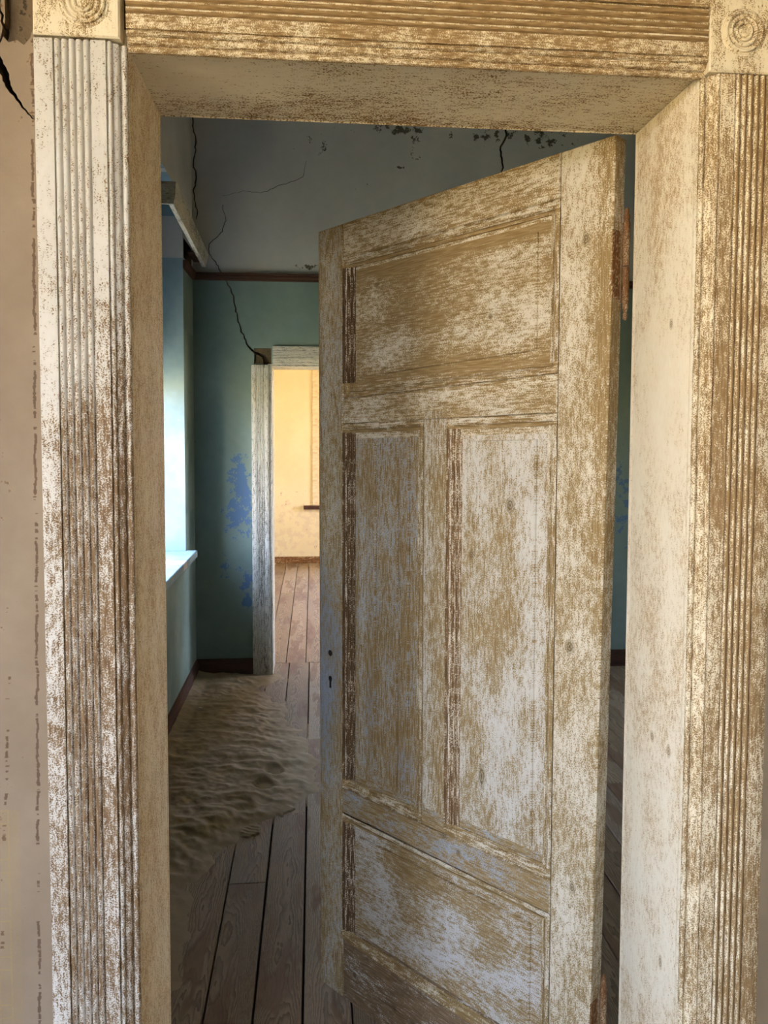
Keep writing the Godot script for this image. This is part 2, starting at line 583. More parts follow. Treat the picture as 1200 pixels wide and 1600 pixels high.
	door_job(0.125, 0.78, 1.72, 2.04, {"grain": "h", "cover": 0.46, "streak": 0.5, "low": 0.5, "spots": [[0.2, 0.5, 0.25, 0.5, 0.16], [0.5, 0.95, 0.8, 0.16, -0.4], [0.5, 0.02, 0.8, 0.08, -0.5], [0.55, 0.45, 0.25, 0.16, -0.2], [0.75, 0.7, 0.2, 0.2, 0.12]], "knots": [[0.83, 0.16, 7, 6], [0.28, 0.55, 5, 5]]})
	door_job(0.125, 0.78, 1.60, 1.72, {"grain": "h", "cover": 0.50, "streak": 0.6, "low": 0.5})
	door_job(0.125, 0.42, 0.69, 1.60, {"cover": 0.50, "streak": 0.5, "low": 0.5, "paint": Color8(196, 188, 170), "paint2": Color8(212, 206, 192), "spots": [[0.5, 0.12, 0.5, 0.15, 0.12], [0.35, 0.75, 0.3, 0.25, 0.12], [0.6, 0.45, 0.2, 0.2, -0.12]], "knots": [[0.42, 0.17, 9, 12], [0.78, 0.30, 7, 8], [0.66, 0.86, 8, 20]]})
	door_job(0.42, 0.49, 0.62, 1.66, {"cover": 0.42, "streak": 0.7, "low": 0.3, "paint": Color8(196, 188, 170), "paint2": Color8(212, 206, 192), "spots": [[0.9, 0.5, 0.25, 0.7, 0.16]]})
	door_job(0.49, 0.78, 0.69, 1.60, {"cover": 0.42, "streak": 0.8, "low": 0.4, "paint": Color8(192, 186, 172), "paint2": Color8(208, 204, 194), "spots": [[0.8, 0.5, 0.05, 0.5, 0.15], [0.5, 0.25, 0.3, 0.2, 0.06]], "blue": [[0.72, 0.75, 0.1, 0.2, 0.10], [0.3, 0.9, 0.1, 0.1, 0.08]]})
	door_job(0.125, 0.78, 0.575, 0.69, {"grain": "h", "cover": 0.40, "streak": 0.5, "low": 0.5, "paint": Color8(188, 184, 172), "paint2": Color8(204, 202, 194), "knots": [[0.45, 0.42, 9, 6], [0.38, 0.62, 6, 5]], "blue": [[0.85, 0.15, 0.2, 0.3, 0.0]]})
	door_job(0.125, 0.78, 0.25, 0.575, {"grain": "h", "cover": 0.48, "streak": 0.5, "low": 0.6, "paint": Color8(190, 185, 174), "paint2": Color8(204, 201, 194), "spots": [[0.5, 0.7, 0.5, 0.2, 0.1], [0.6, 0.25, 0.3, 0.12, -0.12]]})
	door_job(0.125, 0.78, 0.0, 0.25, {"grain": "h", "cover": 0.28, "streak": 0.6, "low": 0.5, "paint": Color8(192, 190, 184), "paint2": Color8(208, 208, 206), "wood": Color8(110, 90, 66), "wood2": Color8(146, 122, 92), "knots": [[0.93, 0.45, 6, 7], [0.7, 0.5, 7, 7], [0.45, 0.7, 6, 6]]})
	# mouldings round the panels, with less paint; lock-side strips in darker wood
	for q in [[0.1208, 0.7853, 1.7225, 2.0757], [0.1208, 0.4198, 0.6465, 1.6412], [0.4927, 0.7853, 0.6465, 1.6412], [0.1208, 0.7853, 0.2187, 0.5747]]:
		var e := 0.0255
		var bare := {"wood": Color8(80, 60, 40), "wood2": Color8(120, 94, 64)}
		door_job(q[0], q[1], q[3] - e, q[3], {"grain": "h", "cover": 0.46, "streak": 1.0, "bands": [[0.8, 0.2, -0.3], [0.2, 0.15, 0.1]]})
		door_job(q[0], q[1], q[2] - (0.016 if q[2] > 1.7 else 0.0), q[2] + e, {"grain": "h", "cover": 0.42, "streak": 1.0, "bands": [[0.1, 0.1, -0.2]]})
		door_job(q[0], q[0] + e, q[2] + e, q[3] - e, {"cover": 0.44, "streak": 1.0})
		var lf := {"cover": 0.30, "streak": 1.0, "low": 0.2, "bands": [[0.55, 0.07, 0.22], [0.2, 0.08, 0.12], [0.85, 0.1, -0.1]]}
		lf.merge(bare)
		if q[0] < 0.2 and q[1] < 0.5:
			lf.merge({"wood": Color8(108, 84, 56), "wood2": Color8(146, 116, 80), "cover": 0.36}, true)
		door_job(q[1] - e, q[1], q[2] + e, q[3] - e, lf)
	# walls
	add.call("peach", "plaster", {}, {"w": 400, "h": 1900, "seed": 201, "stencil": [0.44, 0.73, 0.545], "a": Color8(142, 124, 102), "b": Color8(154, 136, 113), "chip": Color8(132, 104, 74), "chip2": Color8(110, 86, 62), "chips": -0.62, "chip_spots": [[0.62, 0.1, 0.12, 0.06, 0.34], [0.68, 0.17, 0.06, 0.03, 0.3], [0.5, 0.5, 0.05, 0.1, 0.25], [0.45, 0.75, 0.05, 0.03, 0.4]], "lines": [[0.655, 0.12, 0.60, 1.0, 2.2, 0.42, Color8(92, 72, 56)], [0.52, 0.62, 0.47, 0.85, 2.6, 0.62, Color8(96, 72, 52)]]})
	add.call("peach_plain", "plaster", {}, {"w": 512, "h": 512, "seed": 211, "a": Color8(168, 152, 124), "b": Color8(180, 165, 137), "chip": Color8(140, 112, 84), "chips": -0.60})
	add.call("far", "plaster", {}, {"w": 1200, "h": 1424, "seed": 221, "split": (3.8 - 2.577) / 3.8, "a": Color8(116, 133, 126), "b": Color8(136, 151, 142), "a2": Color8(186, 184, 180), "b2": Color8(202, 198, 192), "chip": Color8(92, 88, 76), "chip2": Color8(72, 66, 56), "chips": -0.72, "low_freq": 0.004,
		"chip_spots": [[0.40, 0.068, 0.09, 0.014, 0.72], [0.44, 0.1, 0.02, 0.03, 0.6], [0.58, 0.07, 0.06, 0.022, 0.75], [0.72, 0.075, 0.08, 0.022, 0.75], [0.25, 0.1, 0.05, 0.03, 0.5], [0.35, 0.165, 0.03, 0.012, 0.55], [0.41, 0.14, 0.02, 0.02, 0.5], [0.24, 0.305, 0.03, 0.01, 0.5], [0.055, 0.7, 0.03, 0.1, 0.18], [0.13, 0.965, 0.05, 0.03, 0.25], [0.0, 0.5, 0.015, 0.3, 0.25], [0.03, 0.95, 0.06, 0.04, 0.2], [0.2, 0.3, 0.1, 0.02, 0.2]],
		"patch": Color8(84, 112, 152), "patches": [[0.085, 0.655, 0.024, 0.055, 1.0], [0.07, 0.73, 0.03, 0.045, 0.85], [0.065, 0.82, 0.022, 0.05, 0.85], [0.105, 0.86, 0.017, 0.05, 0.9], [0.11, 0.72, 0.02, 0.1, 0.72], [0.90, 0.72, 0.04, 0.13, 0.85]]})
	add.call("teal", "plaster", {}, {"w": 512, "h": 512, "seed": 231, "a": Color8(116, 133, 126), "b": Color8(136, 151, 142), "chip": Color8(90, 92, 82), "chips": -0.62})
	add.call("reveal", "plaster", {}, {"w": 256, "h": 1024, "seed": 241, "split": 0.12, "a": Color8(126, 148, 156), "b": Color8(146, 164, 170), "a2": Color8(186, 184, 180), "b2": Color8(200, 196, 190), "chip": Color8(170, 150, 112), "chips": -0.60, "patch": Color8(128, 162, 204), "patches": [[0.5, 0.97, 0.6, 0.04, 0.8], [0.7, 0.55, 0.3, 0.1, 0.55]]})
	add.call("white", "plaster", {}, {"w": 512, "h": 512, "seed": 251, "a": Color8(186, 184, 180), "b": Color8(204, 200, 194), "chip": Color8(120, 108, 92), "chips": -0.62})
	add.call("third", "plaster", {}, {"w": 768, "h": 768, "seed": 261, "a": Color8(230, 216, 180), "b": Color8(238, 226, 194), "chip": Color8(164, 136, 104), "chip2": Color8(136, 110, 84), "chips": -0.75, "patch": Color8(224, 206, 178), "patches": [[0.45, 0.85, 1.0, 0.22, 0.95]], "chip_spots": [[0.3, 0.66, 0.3, 0.08, 0.26], [0.5, 0.8, 0.5, 0.08, 0.24], [0.33, 0.93, 0.08, 0.03, 0.4], [0.47, 0.7, 0.06, 0.05, 0.25]]})
	add.call("boards", "boards", {}, {"w": 1024, "h": 1024, "seed": 271, "dark": Color8(84, 68, 50), "light": Color8(148, 126, 98), "paint": Color8(112, 84, 62), "dust": Color8(148, 128, 97)})
	add.call("frame_far", "flaky", white, {"w": 128, "h": 1024, "seed": 291, "cover": 0.72, "streak": 0.7, "low": 0.3, "wood": Color8(70, 62, 54), "wood2": Color8(110, 98, 84), "paint": Color8(200, 194, 180), "paint2": Color8(216, 212, 200), "spots": [[0.6, 0.55, 0.4, 0.2, -0.16], [0.6, 0.95, 0.5, 0.05, -0.1]]})
	add.call("brown_wood", "flaky", {"paint": Color8(78, 52, 40), "paint2": Color8(92, 62, 48), "wood": Color8(50, 38, 30), "wood2": Color8(74, 56, 44)}, {"w": 1024, "h": 128, "seed": 301, "grain": "h", "cover": 0.6})
	add.call("rust", "flaky", {"paint": Color8(172, 146, 110), "paint2": Color8(190, 168, 132), "wood": Color8(98, 66, 40), "wood2": Color8(134, 92, 54)}, {"w": 256, "h": 256, "seed": 311, "cover": 0.40, "fine_freq": 0.12})
	add.call("sand", "plaster", {}, {"w": 512, "h": 512, "seed": 321, "a": Color8(142, 122, 94), "b": Color8(156, 136, 106), "chip": Color8(112, 94, 70), "chips": -0.62, "mid_freq": 0.06})
	add.call("masonry", "plaster", {}, {"w": 256, "h": 256, "seed": 331, "a": Color8(92, 78, 60), "b": Color8(118, 100, 76), "chip": Color8(62, 52, 40), "chips": -0.3, "mid_freq": 0.06})
	done.resize(jobs.size())
	var id := WorkerThreadPool.add_group_task(run_job, jobs.size(), -1, true)
	WorkerThreadPool.wait_for_group_task_completion(id)
	for nm in named:
		var r: Array = done[named[nm]]
		T[nm] = ImageTexture.create_from_image(r[0])
		T[nm + "_h"] = ImageTexture.create_from_image(r[1])
	var di := Image.create(DW, DH, false, Image.FORMAT_RGB8)
	var dh := Image.create(DW, DH, false, Image.FORMAT_L8)
	di.fill(Color8(160, 130, 90))
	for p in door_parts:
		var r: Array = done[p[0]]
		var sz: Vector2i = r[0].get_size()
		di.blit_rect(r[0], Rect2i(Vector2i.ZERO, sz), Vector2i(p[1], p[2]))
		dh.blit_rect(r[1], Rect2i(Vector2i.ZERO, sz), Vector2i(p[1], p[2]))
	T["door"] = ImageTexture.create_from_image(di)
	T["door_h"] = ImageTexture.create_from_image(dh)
	done.clear()


func mat(nm: String, relief: float, rough := 0.9) -> StandardMaterial3D:
	var m := StandardMaterial3D.new()
	m.resource_name = nm
	m.albedo_texture = T[nm]
	m.roughness = rough
	m.metallic_specular = 0.3
	if relief > 0.0:
		m.heightmap_enabled = true
		m.heightmap_texture = T[nm + "_h"]
		m.heightmap_scale = relief
	return m


# laid over walls by world position: origin (left, top) and size in metres, seen along z
func wall_mat(nm: String, relief: float, x0: float, top: float, wide: float, high: float) -> StandardMaterial3D:
	var m := mat(nm, relief)
	m.uv1_triplanar = true
	m.uv1_world_triplanar = true
	m.uv1_triplanar_sharpness = 8.0
	m.uv1_scale = Vector3(1.0 / wide, 1.0 / high, 1.0 / wide)
	m.uv1_offset = Vector3(-x0 / wide, -top / high, 0)
	return m


func make_materials() -> void:
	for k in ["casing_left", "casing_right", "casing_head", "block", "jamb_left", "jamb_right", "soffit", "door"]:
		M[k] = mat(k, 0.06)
	M.frame_far = mat("frame_far", 0.08)
	M.brown_wood = mat("brown_wood", 0.05, 0.7)
	M.rust = mat("rust", 0.08, 0.7)
	M.boards = mat("boards", 0.12, 0.75)
	M.sand = wall_mat("sand", 0.08, 0, 0, 0.5, 0.5)
	M.masonry = wall_mat("masonry", 0.4, 0, 0, 0.3, 0.3)
	M.peach = wall_mat("peach", 0.08, -0.4, 2.4, 0.4, 1.9)
	M.peach_plain = wall_mat("peach_plain", 0.06, 0, 0, 0.9, 0.9)
	M.far = wall_mat("far", 0.12, -0.5, 3.8, 3.2, 3.8)
	M.teal = wall_mat("teal", 0.1, 0, 0, 1.1, 1.1)
	M.reveal = wall_mat("reveal", 0.1, -0.95, 2.85, 0.5, 2.0)
	M.white = wall_mat("white", 0.1, 0, 0, 1.3, 1.3)
	M.third = wall_mat("third", 0.1, -0.6, 2.6, 2.6, 2.6)
	var dk := StandardMaterial3D.new()
	dk.albedo_color = Color8(38, 30, 24)
	dk.roughness = 0.95
	M.dark = dk


# ------------------------------------------------------------------ walls with openings (CSG)
func csg_box(parent: Node, called: String, lo: Vector3, hi: Vector3, m: Material, cut := false) -> CSGBox3D:
	var b := CSGBox3D.new()
	b.name = called
	b.size = hi - lo
	b.position = (lo + hi) / 2
	b.material = m
	if cut:
		b.operation = CSGShape3D.OPERATION_SUBTRACTION
	parent.add_child(b, true)
	return b


func csg_cut(parent: Node, called: String, poly: PackedVector2Array, z0: float, z1: float, m: Material) -> void:
	var c := CSGPolygon3D.new()
	c.name = called
	c.polygon = poly
	c.depth = z1 - z0
	c.position.z = z1
	c.operation = CSGShape3D.OPERATION_SUBTRACTION
	c.material = m
	parent.add_child(c, true)


# outline of a crack running through pts [(x, y, width)]
func crack(pts: Array) -> PackedVector2Array:
	var left := PackedVector2Array()
	var right := PackedVector2Array()
	var r := RandomNumberGenerator.new()
	r.seed = pts.size() * 31
	var fine := []
	for i in pts.size() - 1:
		for k in 4:
			var f := k / 4.0
			var p: Vector3 = pts[i].lerp(pts[i + 1], f)
			var j: float = 0.0 if k == 0 else pts[i].distance_to(pts[i + 1]) * 0.07
			fine.append(p + Vector3(r.randf_range(-j, j), r.randf_range(-j, j), 0))
	fine.append(pts[pts.size() - 1])
	for i in fine.size():
		var a: Vector3 = fine[maxi(0, i - 1)]
		var b: Vector3 = fine[mini(fine.size() - 1, i + 1)]
		var d := Vector2(b.x - a.x, b.y - a.y).normalized()
		var n: Vector2 = Vector2(-d.y, d.x) * float(fine[i].z) * 0.5
		var p := Vector2(fine[i].x, fine[i].y)
		left.append(p + n)
		right.append(p - n)
	right.reverse()
	left.append_array(right)
	return left


func wall(called: String, lo: Vector3, hi: Vector3, m: Material, label: String, holes := []) -> CSGBox3D:
	var w := csg_box(self, called, lo, hi, m)
	for h in holes:
		var c := csg_box(w, "opening", h[0], h[1], m, true)
		c.position -= w.position
	tag(w, label, "wall", "structure")
	return w


func simple_window(called: String, x: float, z0: float, z1: float, y0: float, y1: float, label: String) -> void:
	# a bare timber window frame without its glass, in a wall that runs along z
	var o := base(called, Vector3(x, y0, (z0 + z1) / 2))
	var hw := (z1 - z0) / 2
	var h := y1 - y0
	for s in [-1, 1]:
		put("frame", box_mesh(Vector3(-0.03, 0, minf(s * hw, s * (hw - 0.06))), Vector3(0.03, h, maxf(s * hw, s * (hw - 0.06))), 0.004, 2.0), M.frame_far, o)
	put("frame", box_mesh(Vector3(-0.03, h - 0.06, -hw + 0.06), Vector3(0.03, h, hw - 0.06), 0.004, 2.0), M.frame_far, o)
	put("frame", box_mesh(Vector3(-0.03, 0, -hw + 0.06), Vector3(0.03, 0.06, hw - 0.06), 0.004, 2.0), M.frame_far, o)
	put("mullion", box_mesh(Vector3(-0.025, 0.06, -0.025), Vector3(0.025, h - 0.06, 0.025), 0.004, 2.0), M.frame_far, o)
	tag(o, label, "window", "structure")


func outside() -> void:
	# desert sand all round, rising to a low dune west of the house
	var m := Mb.new()
	var n := 60
	for j in n + 1:
		for i in n + 1:
			var x := -60.0 + 120.0 * i / n
			var z := -60.0 + 120.0 * j / n
			var y := -0.6
			var d := clampf((-x - 9.0) / 30.0, 0, 1)
			y += 3.5 * d * d * (3 - 2 * d) + 0.3 * sin(x * 0.3 + z * 0.17)
			m.vert(Vector3(x, y, z), Vector3.UP, Vector2(x, z))
	for j in n:
		for i in n:
			var a := j * (n + 1) + i
			m.face(a, a + 1, a + n + 2, Vector3.UP)
			m.face(a, a + n + 2, a + n + 1, Vector3.UP)
	var st := SurfaceTool.new()
	st.create_from(m.mesh(), 0)
	st.generate_normals()
	var o := put("ground", st.commit(), dune_mat())
	tag(o, "pale desert sand outside the house rising to a low dune", "sand", "structure")


func dune_mat() -> StandardMaterial3D:
	var m := StandardMaterial3D.new()
	m.resource_name = "desert_sand"
	m.albedo_color = Color8(204, 181, 126)
	m.roughness = 1.0
	return m


func front_room() -> void:
	# plaster skin and masonry of the wall that holds the door
	var w := base("wall_front")
	tag(w, "cracked peach plastered wall round the near door casing", "wall", "structure")
	var ck := crack([Vector3(-0.196, 2.2, 0.003), Vector3(-0.186, 2.147, 0.004), Vector3(-0.180, 2.125, 0.012), Vector3(-0.174, 2.105, 0.008), Vector3(-0.162, 2.087, 0.004), Vector3(-0.146, 2.066, 0.002), Vector3(-0.134, 2.055, 0.001)])
	var ck2 := crack([Vector3(-0.186, 2.30, 0.002), Vector3(-0.184, 2.22, 0.003), Vector3(-0.178, 2.19, 0.004), Vector3(-0.186, 2.165, 0.002)])
	var pl := csg_box(w, "plaster", Vector3(-1.6, 0, -0.02), Vector3(-0.118, 3.7, -0.004), M.peach)
	var hole := PackedVector2Array([Vector2(-0.178, 2.40), Vector2(-0.176, 2.20), Vector2(-0.181, 2.178), Vector2(-0.172, 2.168), Vector2(-0.160, 2.172), Vector2(-0.150, 2.165), Vector2(-0.141, 2.176), Vector2(-0.134, 2.20), Vector2(-0.112, 2.205), Vector2(-0.110, 2.40)])
	for c in [[hole, -0.03], [ck, -0.03], [ck2, -0.03]]:
		var pp := PackedVector2Array()
		for v in c[0]:
			pp.append(v - Vector2(pl.position.x, pl.position.y))
		csg_cut(pl, "crack", pp, c[1] - pl.position.z, 0.01 - pl.position.z, M.masonry)
	csg_box(w, "plaster", Vector3(WIDE + 0.115, 0, -0.0204), Vector3(2.6, 3.7, -0.0185), M.peach_plain)
	csg_box(w, "plaster", Vector3(-0.118, HEAD + 0.12, -0.02), Vector3(WIDE + 0.115, 3.7, -0.004), M.peach_plain)
	var ms := csg_box(w, "masonry", Vector3(-1.6, -0.1, -DEEP + 0.03), Vector3(3.1, 3.75, -0.0205), M.masonry)
	csg_box(ms, "opening", Vector3(-0.03, -0.2, -0.5) - ms.position, Vector3(WIDE + 0.03, HEAD + 0.03, 0.2) - ms.position, M.masonry, true)
	for c in [ck, ck2]:
		var pp := PackedVector2Array()
		for v in c:
			pp.append(v - Vector2(ms.position.x, ms.position.y))
		csg_cut(ms, "crack", pp, -0.10 - ms.position.z, 0.02 - ms.position.z, M.masonry)
	csg_box(w, "plaster", Vector3(LEFTX, 0, -DEEP + 0.012), Vector3(-0.028, 3.7, -DEEP + 0.03), M.teal)
	csg_box(w, "plaster", Vector3(WIDE + 0.028, 0, -DEEP + 0.012), Vector3(3.1, 3.7, -DEEP + 0.03), M.teal)
	csg_box(w, "plaster", Vector3(-0.028, HEAD + 0.028, -DEEP + 0.012), Vector3(WIDE + 0.028, 3.7, -DEEP + 0.03), M.white)
	# the rest of the room the picture is taken from
	wall("wall_left", Vector3(-1.95, -0.1, -0.3), Vector3(-1.6, 3.9, 4.2), M.peach_plain, "plain peach wall with the window that lights the door", [[Vector3(-2.1, 0.85, 1.5), Vector3(-1.5, 2.5, 2.7)]])
	wall("wall_right", Vector3(2.6, -0.1, -0.02), Vector3(2.9, 3.9, 4.2), M.peach_plain, "plain peach wall opposite the window")
	wall("wall_back", Vector3(-1.6, -0.1, 3.9), Vector3(2.6, 3.9, 4.2), M.peach_plain, "plain peach wall behind the viewer with a window added for light", [[Vector3(-1.40, 1.35, 3.8), Vector3(-0.50, 2.75, 4.3)]])  # unseen window, added to send frontal light onto the door
	wall("ceiling", Vector3(-1.95, 3.7, -0.02), Vector3(2.9, 3.95, 4.2), M.white, "white plaster ceiling of the near room")
	plank_floor("floor", -1.6, 2.6, 0.0, 3.9, 0.20, M.boards, "worn board floor of the near room", 1.3)
	simple_window("window_3", -1.85, 1.5, 2.7, 0.85, 2.5, "empty window frame in the near room's left wall")


func plank_floor(called: String, x0: float, x1: float, z0: float, z1: float, first: float, m: Material, label: String, long := 2.2) -> void:
	var o := base(called)
	tag(o, label, "floor", "structure")
	var pitch := 0.1355
	var r := RandomNumberGenerator.new()
	r.seed = int(z0 * 100) + 999
	var x := first
	while x - pitch > x0: x -= pitch
	var k := 0
	while x < x1:
		var a := maxf(x0, x + 0.0028)
		var b := minf(x1, x + pitch - r.randf_range(0.0022, 0.0045))
		var z := z1
		var cut := z1 - r.randf_range(0.4, 1.0) * long
		if called == "floor_2":
			cut = -1.479 if absf(x + 0.03 - 0.0) < 0.07 else cut
		while z > z0:
			var e := maxf(z0, cut)
			if e - z0 < 0.3: e = z0
			var sh := r.randf_range(-0.0015, 0.0)
			var col := (k * 5 + 3) % 8
			var vo := r.randf()
			if b - a > 0.01:
				put("plank", prism(rect(a, -z, b, -e - 0.0015), sh, -0.024, 0.0015,
					func(p, q, h): return Vector3(p, h, -q),
					func(p, q, h): return Vector2((col + 0.04 + 0.92 * (p - x - h * 0.5) / pitch) / 8.0, q / 2.0 + vo - h)), m, o)
			z = e
			cut = e - long
			k += 1
		x += pitch
	put("underfloor", box_mesh(Vector3(x0, -0.12, z0), Vector3(x1, -0.045, z1), 0.0), M.dark, o)


func teal_room() -> void:
	plank_floor("floor_2", LEFTX, 3.0, FARZ - 0.24, -0.02, -0.03, M.boards, "dusty worn board floor of the teal room, partly under sand", 4.5)
	# left wall, with a deep window recess whose head is boxed in above the opening
	var zr := -3.473
	var zl := -2.30
	var w := base("wall_left_2")
	tag(w, "teal and white plastered wall with a deep window recess", "wall", "structure")
	var b := csg_box(w, "plaster", Vector3(-0.95, -0.1, FARZ - 0.1), Vector3(LEFTX, 2.577, -DEEP + 0.03), M.teal)
	var cut1 := [Vector3(-0.74, 0.873, zr), Vector3(0, 4.0, zl)]
	var cut2 := [Vector3(-1.1, 0.873, zr + 0.03), Vector3(-0.7, 1.93, zl - 0.03)]
	for c in [cut1, cut2]:
		csg_box(b, "opening", c[0] - b.position, c[1] - b.position, M.reveal, true)
	var t := csg_box(w, "plaster", Vector3(-0.95, 2.577, FARZ - 0.1), Vector3(LEFTX, 3.75, -DEEP + 0.03), M.white)
	csg_box(t, "opening", Vector3(-0.74, 2.5, zr) - t.position, Vector3(0, 2.95, zl) - t.position, M.reveal, true)
	csg_box(t, "opening", Vector3(-0.70, 2.62, -3.80) - t.position, Vector3(-0.4, 2.735, -3.50) - t.position, M.masonry, true)
	simple_window("window_1", -0.86, zr + 0.03, zl - 0.03, 0.873, 1.93, "empty timber window frame in the teal room's left wall")
	var sill := put("trim_1", prism(PackedVector2Array([Vector2(-0.74, -zl), Vector2(-0.425, -zl), Vector2(-0.425, -zr + 0.02), Vector2(LEFTX + 0.001, -zr + 0.02), Vector2(LEFTX + 0.001, -zr), Vector2(-0.74, -zr)]), 0.879, 0.84, 0.004,
		func(a, q, h): return Vector3(a, h, -q), func(a, q, h): return Vector2(a * 3 - h, q)), mat("reveal", 0.1, 0.7))
	tag(sill, "pale window sill board jutting from the teal left wall", "window sill", "structure")
	# far wall with cracks and the next doorway
	var fw := base("wall_far")
	tag(fw, "teal wall, white above the picture rail, long crack to doorway", "wall", "structure")
	var f := csg_box(fw, "plaster", Vector3(-0.95, -0.1, FARZ - 0.04), Vector3(3.1, 3.75, FARZ), M.far)
	csg_box(f, "opening", Vector3(-0.02, -0.3, FARZ - 0.3) - f.position, Vector3(0.92, 2.03, FARZ + 0.3) - f.position, M.far, true)
	csg_box(f, "missing_block", Vector3(-0.107, 2.028, FARZ - 0.018) - f.position, Vector3(0.003, 2.128, FARZ + 0.1) - f.position, M.masonry, true)
	var cracks := [
		crack([Vector3(-0.48, 3.70, 0.008), Vector3(-0.478, 3.549, 0.008), Vector3(-0.478, 3.50, 0.007), Vector3(-0.462, 3.40, 0.009), Vector3(-0.470, 3.33, 0.006), Vector3(-0.479, 3.279, 0.008), Vector3(-0.462, 3.182, 0.009), Vector3(-0.480, 3.10, 0.007), Vector3(-0.472, 3.05, 0.006), Vector3(-0.456, 2.98, 0.007), Vector3(-0.462, 2.932, 0.004)]),
		crack([Vector3(-0.297, 3.03, 0.003), Vector3(-0.278, 2.93, 0.004), Vector3(-0.302, 2.86, 0.005), Vector3(-0.33, 2.83, 0.004), Vector3(-0.385, 2.78, 0.005), Vector3(-0.385, 2.72, 0.005), Vector3(-0.345, 2.67, 0.006), Vector3(-0.315, 2.61, 0.006), Vector3(-0.285, 2.56, 0.006), Vector3(-0.25, 2.50, 0.007), Vector3(-0.232, 2.44, 0.007), Vector3(-0.222, 2.36, 0.008), Vector3(-0.197, 2.28, 0.008), Vector3(-0.168, 2.19, 0.008), Vector3(-0.14, 2.135, 0.011), Vector3(-0.105, 2.10, 0.013), Vector3(-0.06, 2.085, 0.02), Vector3(-0.035, 2.065, 0.035), Vector3(-0.035, 2.026, 0.03)]),
		crack([Vector3(1.52, 3.70, 0.012), Vector3(1.53, 3.53, 0.014), Vector3(1.49, 3.45, 0.012), Vector3(1.50, 3.38, 0.013), Vector3(1.51, 3.32, 0.01), Vector3(1.47, 3.22, 0.006)]),
		crack([Vector3(-0.30, 3.085, 0.0015), Vector3(-0.17, 3.12, 0.002), Vector3(-0.06, 3.11, 0.002), Vector3(0.02, 3.14, 0.003), Vector3(0.10, 3.17, 0.0025), Vector3(0.21, 3.22, 0.003), Vector3(0.23, 3.32, 0.0015)]),
	]
	for c in cracks:
		var pp := PackedVector2Array()
		for v in c:
			pp.append(v - Vector2(f.position.x, f.position.y))
		csg_cut(f, "crack", pp, -0.03, 0.05, M.dark)
	var core := csg_box(fw, "masonry", Vector3(-0.95, -0.1, FARZ - 0.22), Vector3(3.1, 3.75, FARZ - 0.0405), M.masonry)
	csg_box(core, "opening", Vector3(-0.02, -0.3, FARZ - 0.5) - core.position, Vector3(0.92, 2.03, FARZ + 0.3) - core.position, M.masonry, true)
	var fb := csg_box(fw, "plaster", Vector3(-0.95, -0.1, FARZ - 0.24), Vector3(3.1, 3.75, FARZ - 0.2205), M.third)
	csg_box(fb, "opening", Vector3(-0.02, -0.3, FARZ - 0.5) - fb.position, Vector3(0.92, 2.03, FARZ + 0.3) - fb.position, M.third, true)
	wall("wall_right_2", Vector3(3.0, -0.1, FARZ - 0.1), Vector3(3.3, 3.75, -DEEP + 0.012), M.teal, "teal wall at the far right of the teal room with a small added sun opening", [[Vector3(2.9, 0.95, -3.05), Vector3(3.4, 1.5, -2.78)]])  # unseen opening, added so a hidden sun patch bounces warm fill upward
	wall("ceiling_2", Vector3(-0.95, 3.7, FARZ - 0.24), Vector3(3.3, 3.95, -0.02), M.white, "white plaster ceiling of the teal room")
	# rails and skirtings
	var rail := PackedVector2Array([Vector2(0, 0), Vector2(0, 0.010), Vector2(0.006, 0.016), Vector2(0.012, 0.016), Vector2(0.016, 0.021), Vector2(0.026, 0.024), Vector2(0.034, 0.022), Vector2(0.038, 0.026), Vector2(0.046, 0.026), Vector2(0.046, 0)])
	var r1 := put("trim_2", sweep(rail, Vector3(LEFTX, 2.553, FARZ), Vector3(3.0, 2.553, FARZ), Vector3.UP, Vector3.BACK, Vector2.ZERO, 7.0, 1.0), mat_turned())
	tag(r1, "dark red-brown picture rail along the far teal wall", "picture rail", "structure")
	var r2 := put("trim_3", sweep(rail, Vector3(LEFTX, 2.553, zr), Vector3(LEFTX, 2.553, FARZ + 0.02), Vector3.UP, Vector3.RIGHT, Vector2.ZERO, 7.0, 1.0), mat_turned())
	tag(r2, "short broken end of picture rail beside the window recess", "picture rail", "structure")
	var skirt := PackedVector2Array([Vector2(0, 0), Vector2(0, 0.018), Vector2(0.085, 0.018), Vector2(0.095, 0.012), Vector2(0.105, 0.010), Vector2(0.11, 0)])
	var bm := mat_turned()
	for s in [["baseboard_far", Vector3(LEFTX, 0, FARZ), Vector3(-0.112, 0, FARZ), Vector3.BACK, "dark skirting board under the teal wall left of the doorway"], ["baseboard_far_2", Vector3(1.03, 0, FARZ), Vector3(3.0, 0, FARZ), Vector3.BACK, "dark skirting board seen through the gap behind the door"], ["baseboard_left", Vector3(LEFTX, 0, -DEEP + 0.03), Vector3(LEFTX, 0, FARZ + 0.02), Vector3.RIGHT, "brown skirting board along the teal wall under the window"]]:
		var o := put(s[0], sweep(skirt, s[1], s[2], Vector3.UP, s[3], Vector2.ZERO, 5.0, 1.0), bm)
		tag(o, s[4], "skirting board", "structure")
	# casing of the far doorway
	var prof := casing_profile()
	var fl := put("trim_4", sweep(prof, Vector3(0.005, 0.0, FARZ), Vector3(0.005, 2.02, FARZ), Vector3.LEFT, Vector3.BACK, Vector2.ZERO, 6.5, -0.5, true, 0.002), M.frame_far)
	tag(fl, "fluted white casing board left of the far doorway, paint flaking", "door casing", "structure")
	var fh := put("trim_5", sweep(prof, Vector3(0.012, 2.012, FARZ), Vector3(1.01, 2.012, FARZ), Vector3.UP, Vector3.BACK, Vector2.ZERO, 6.5, 0.5), M.frame_far)
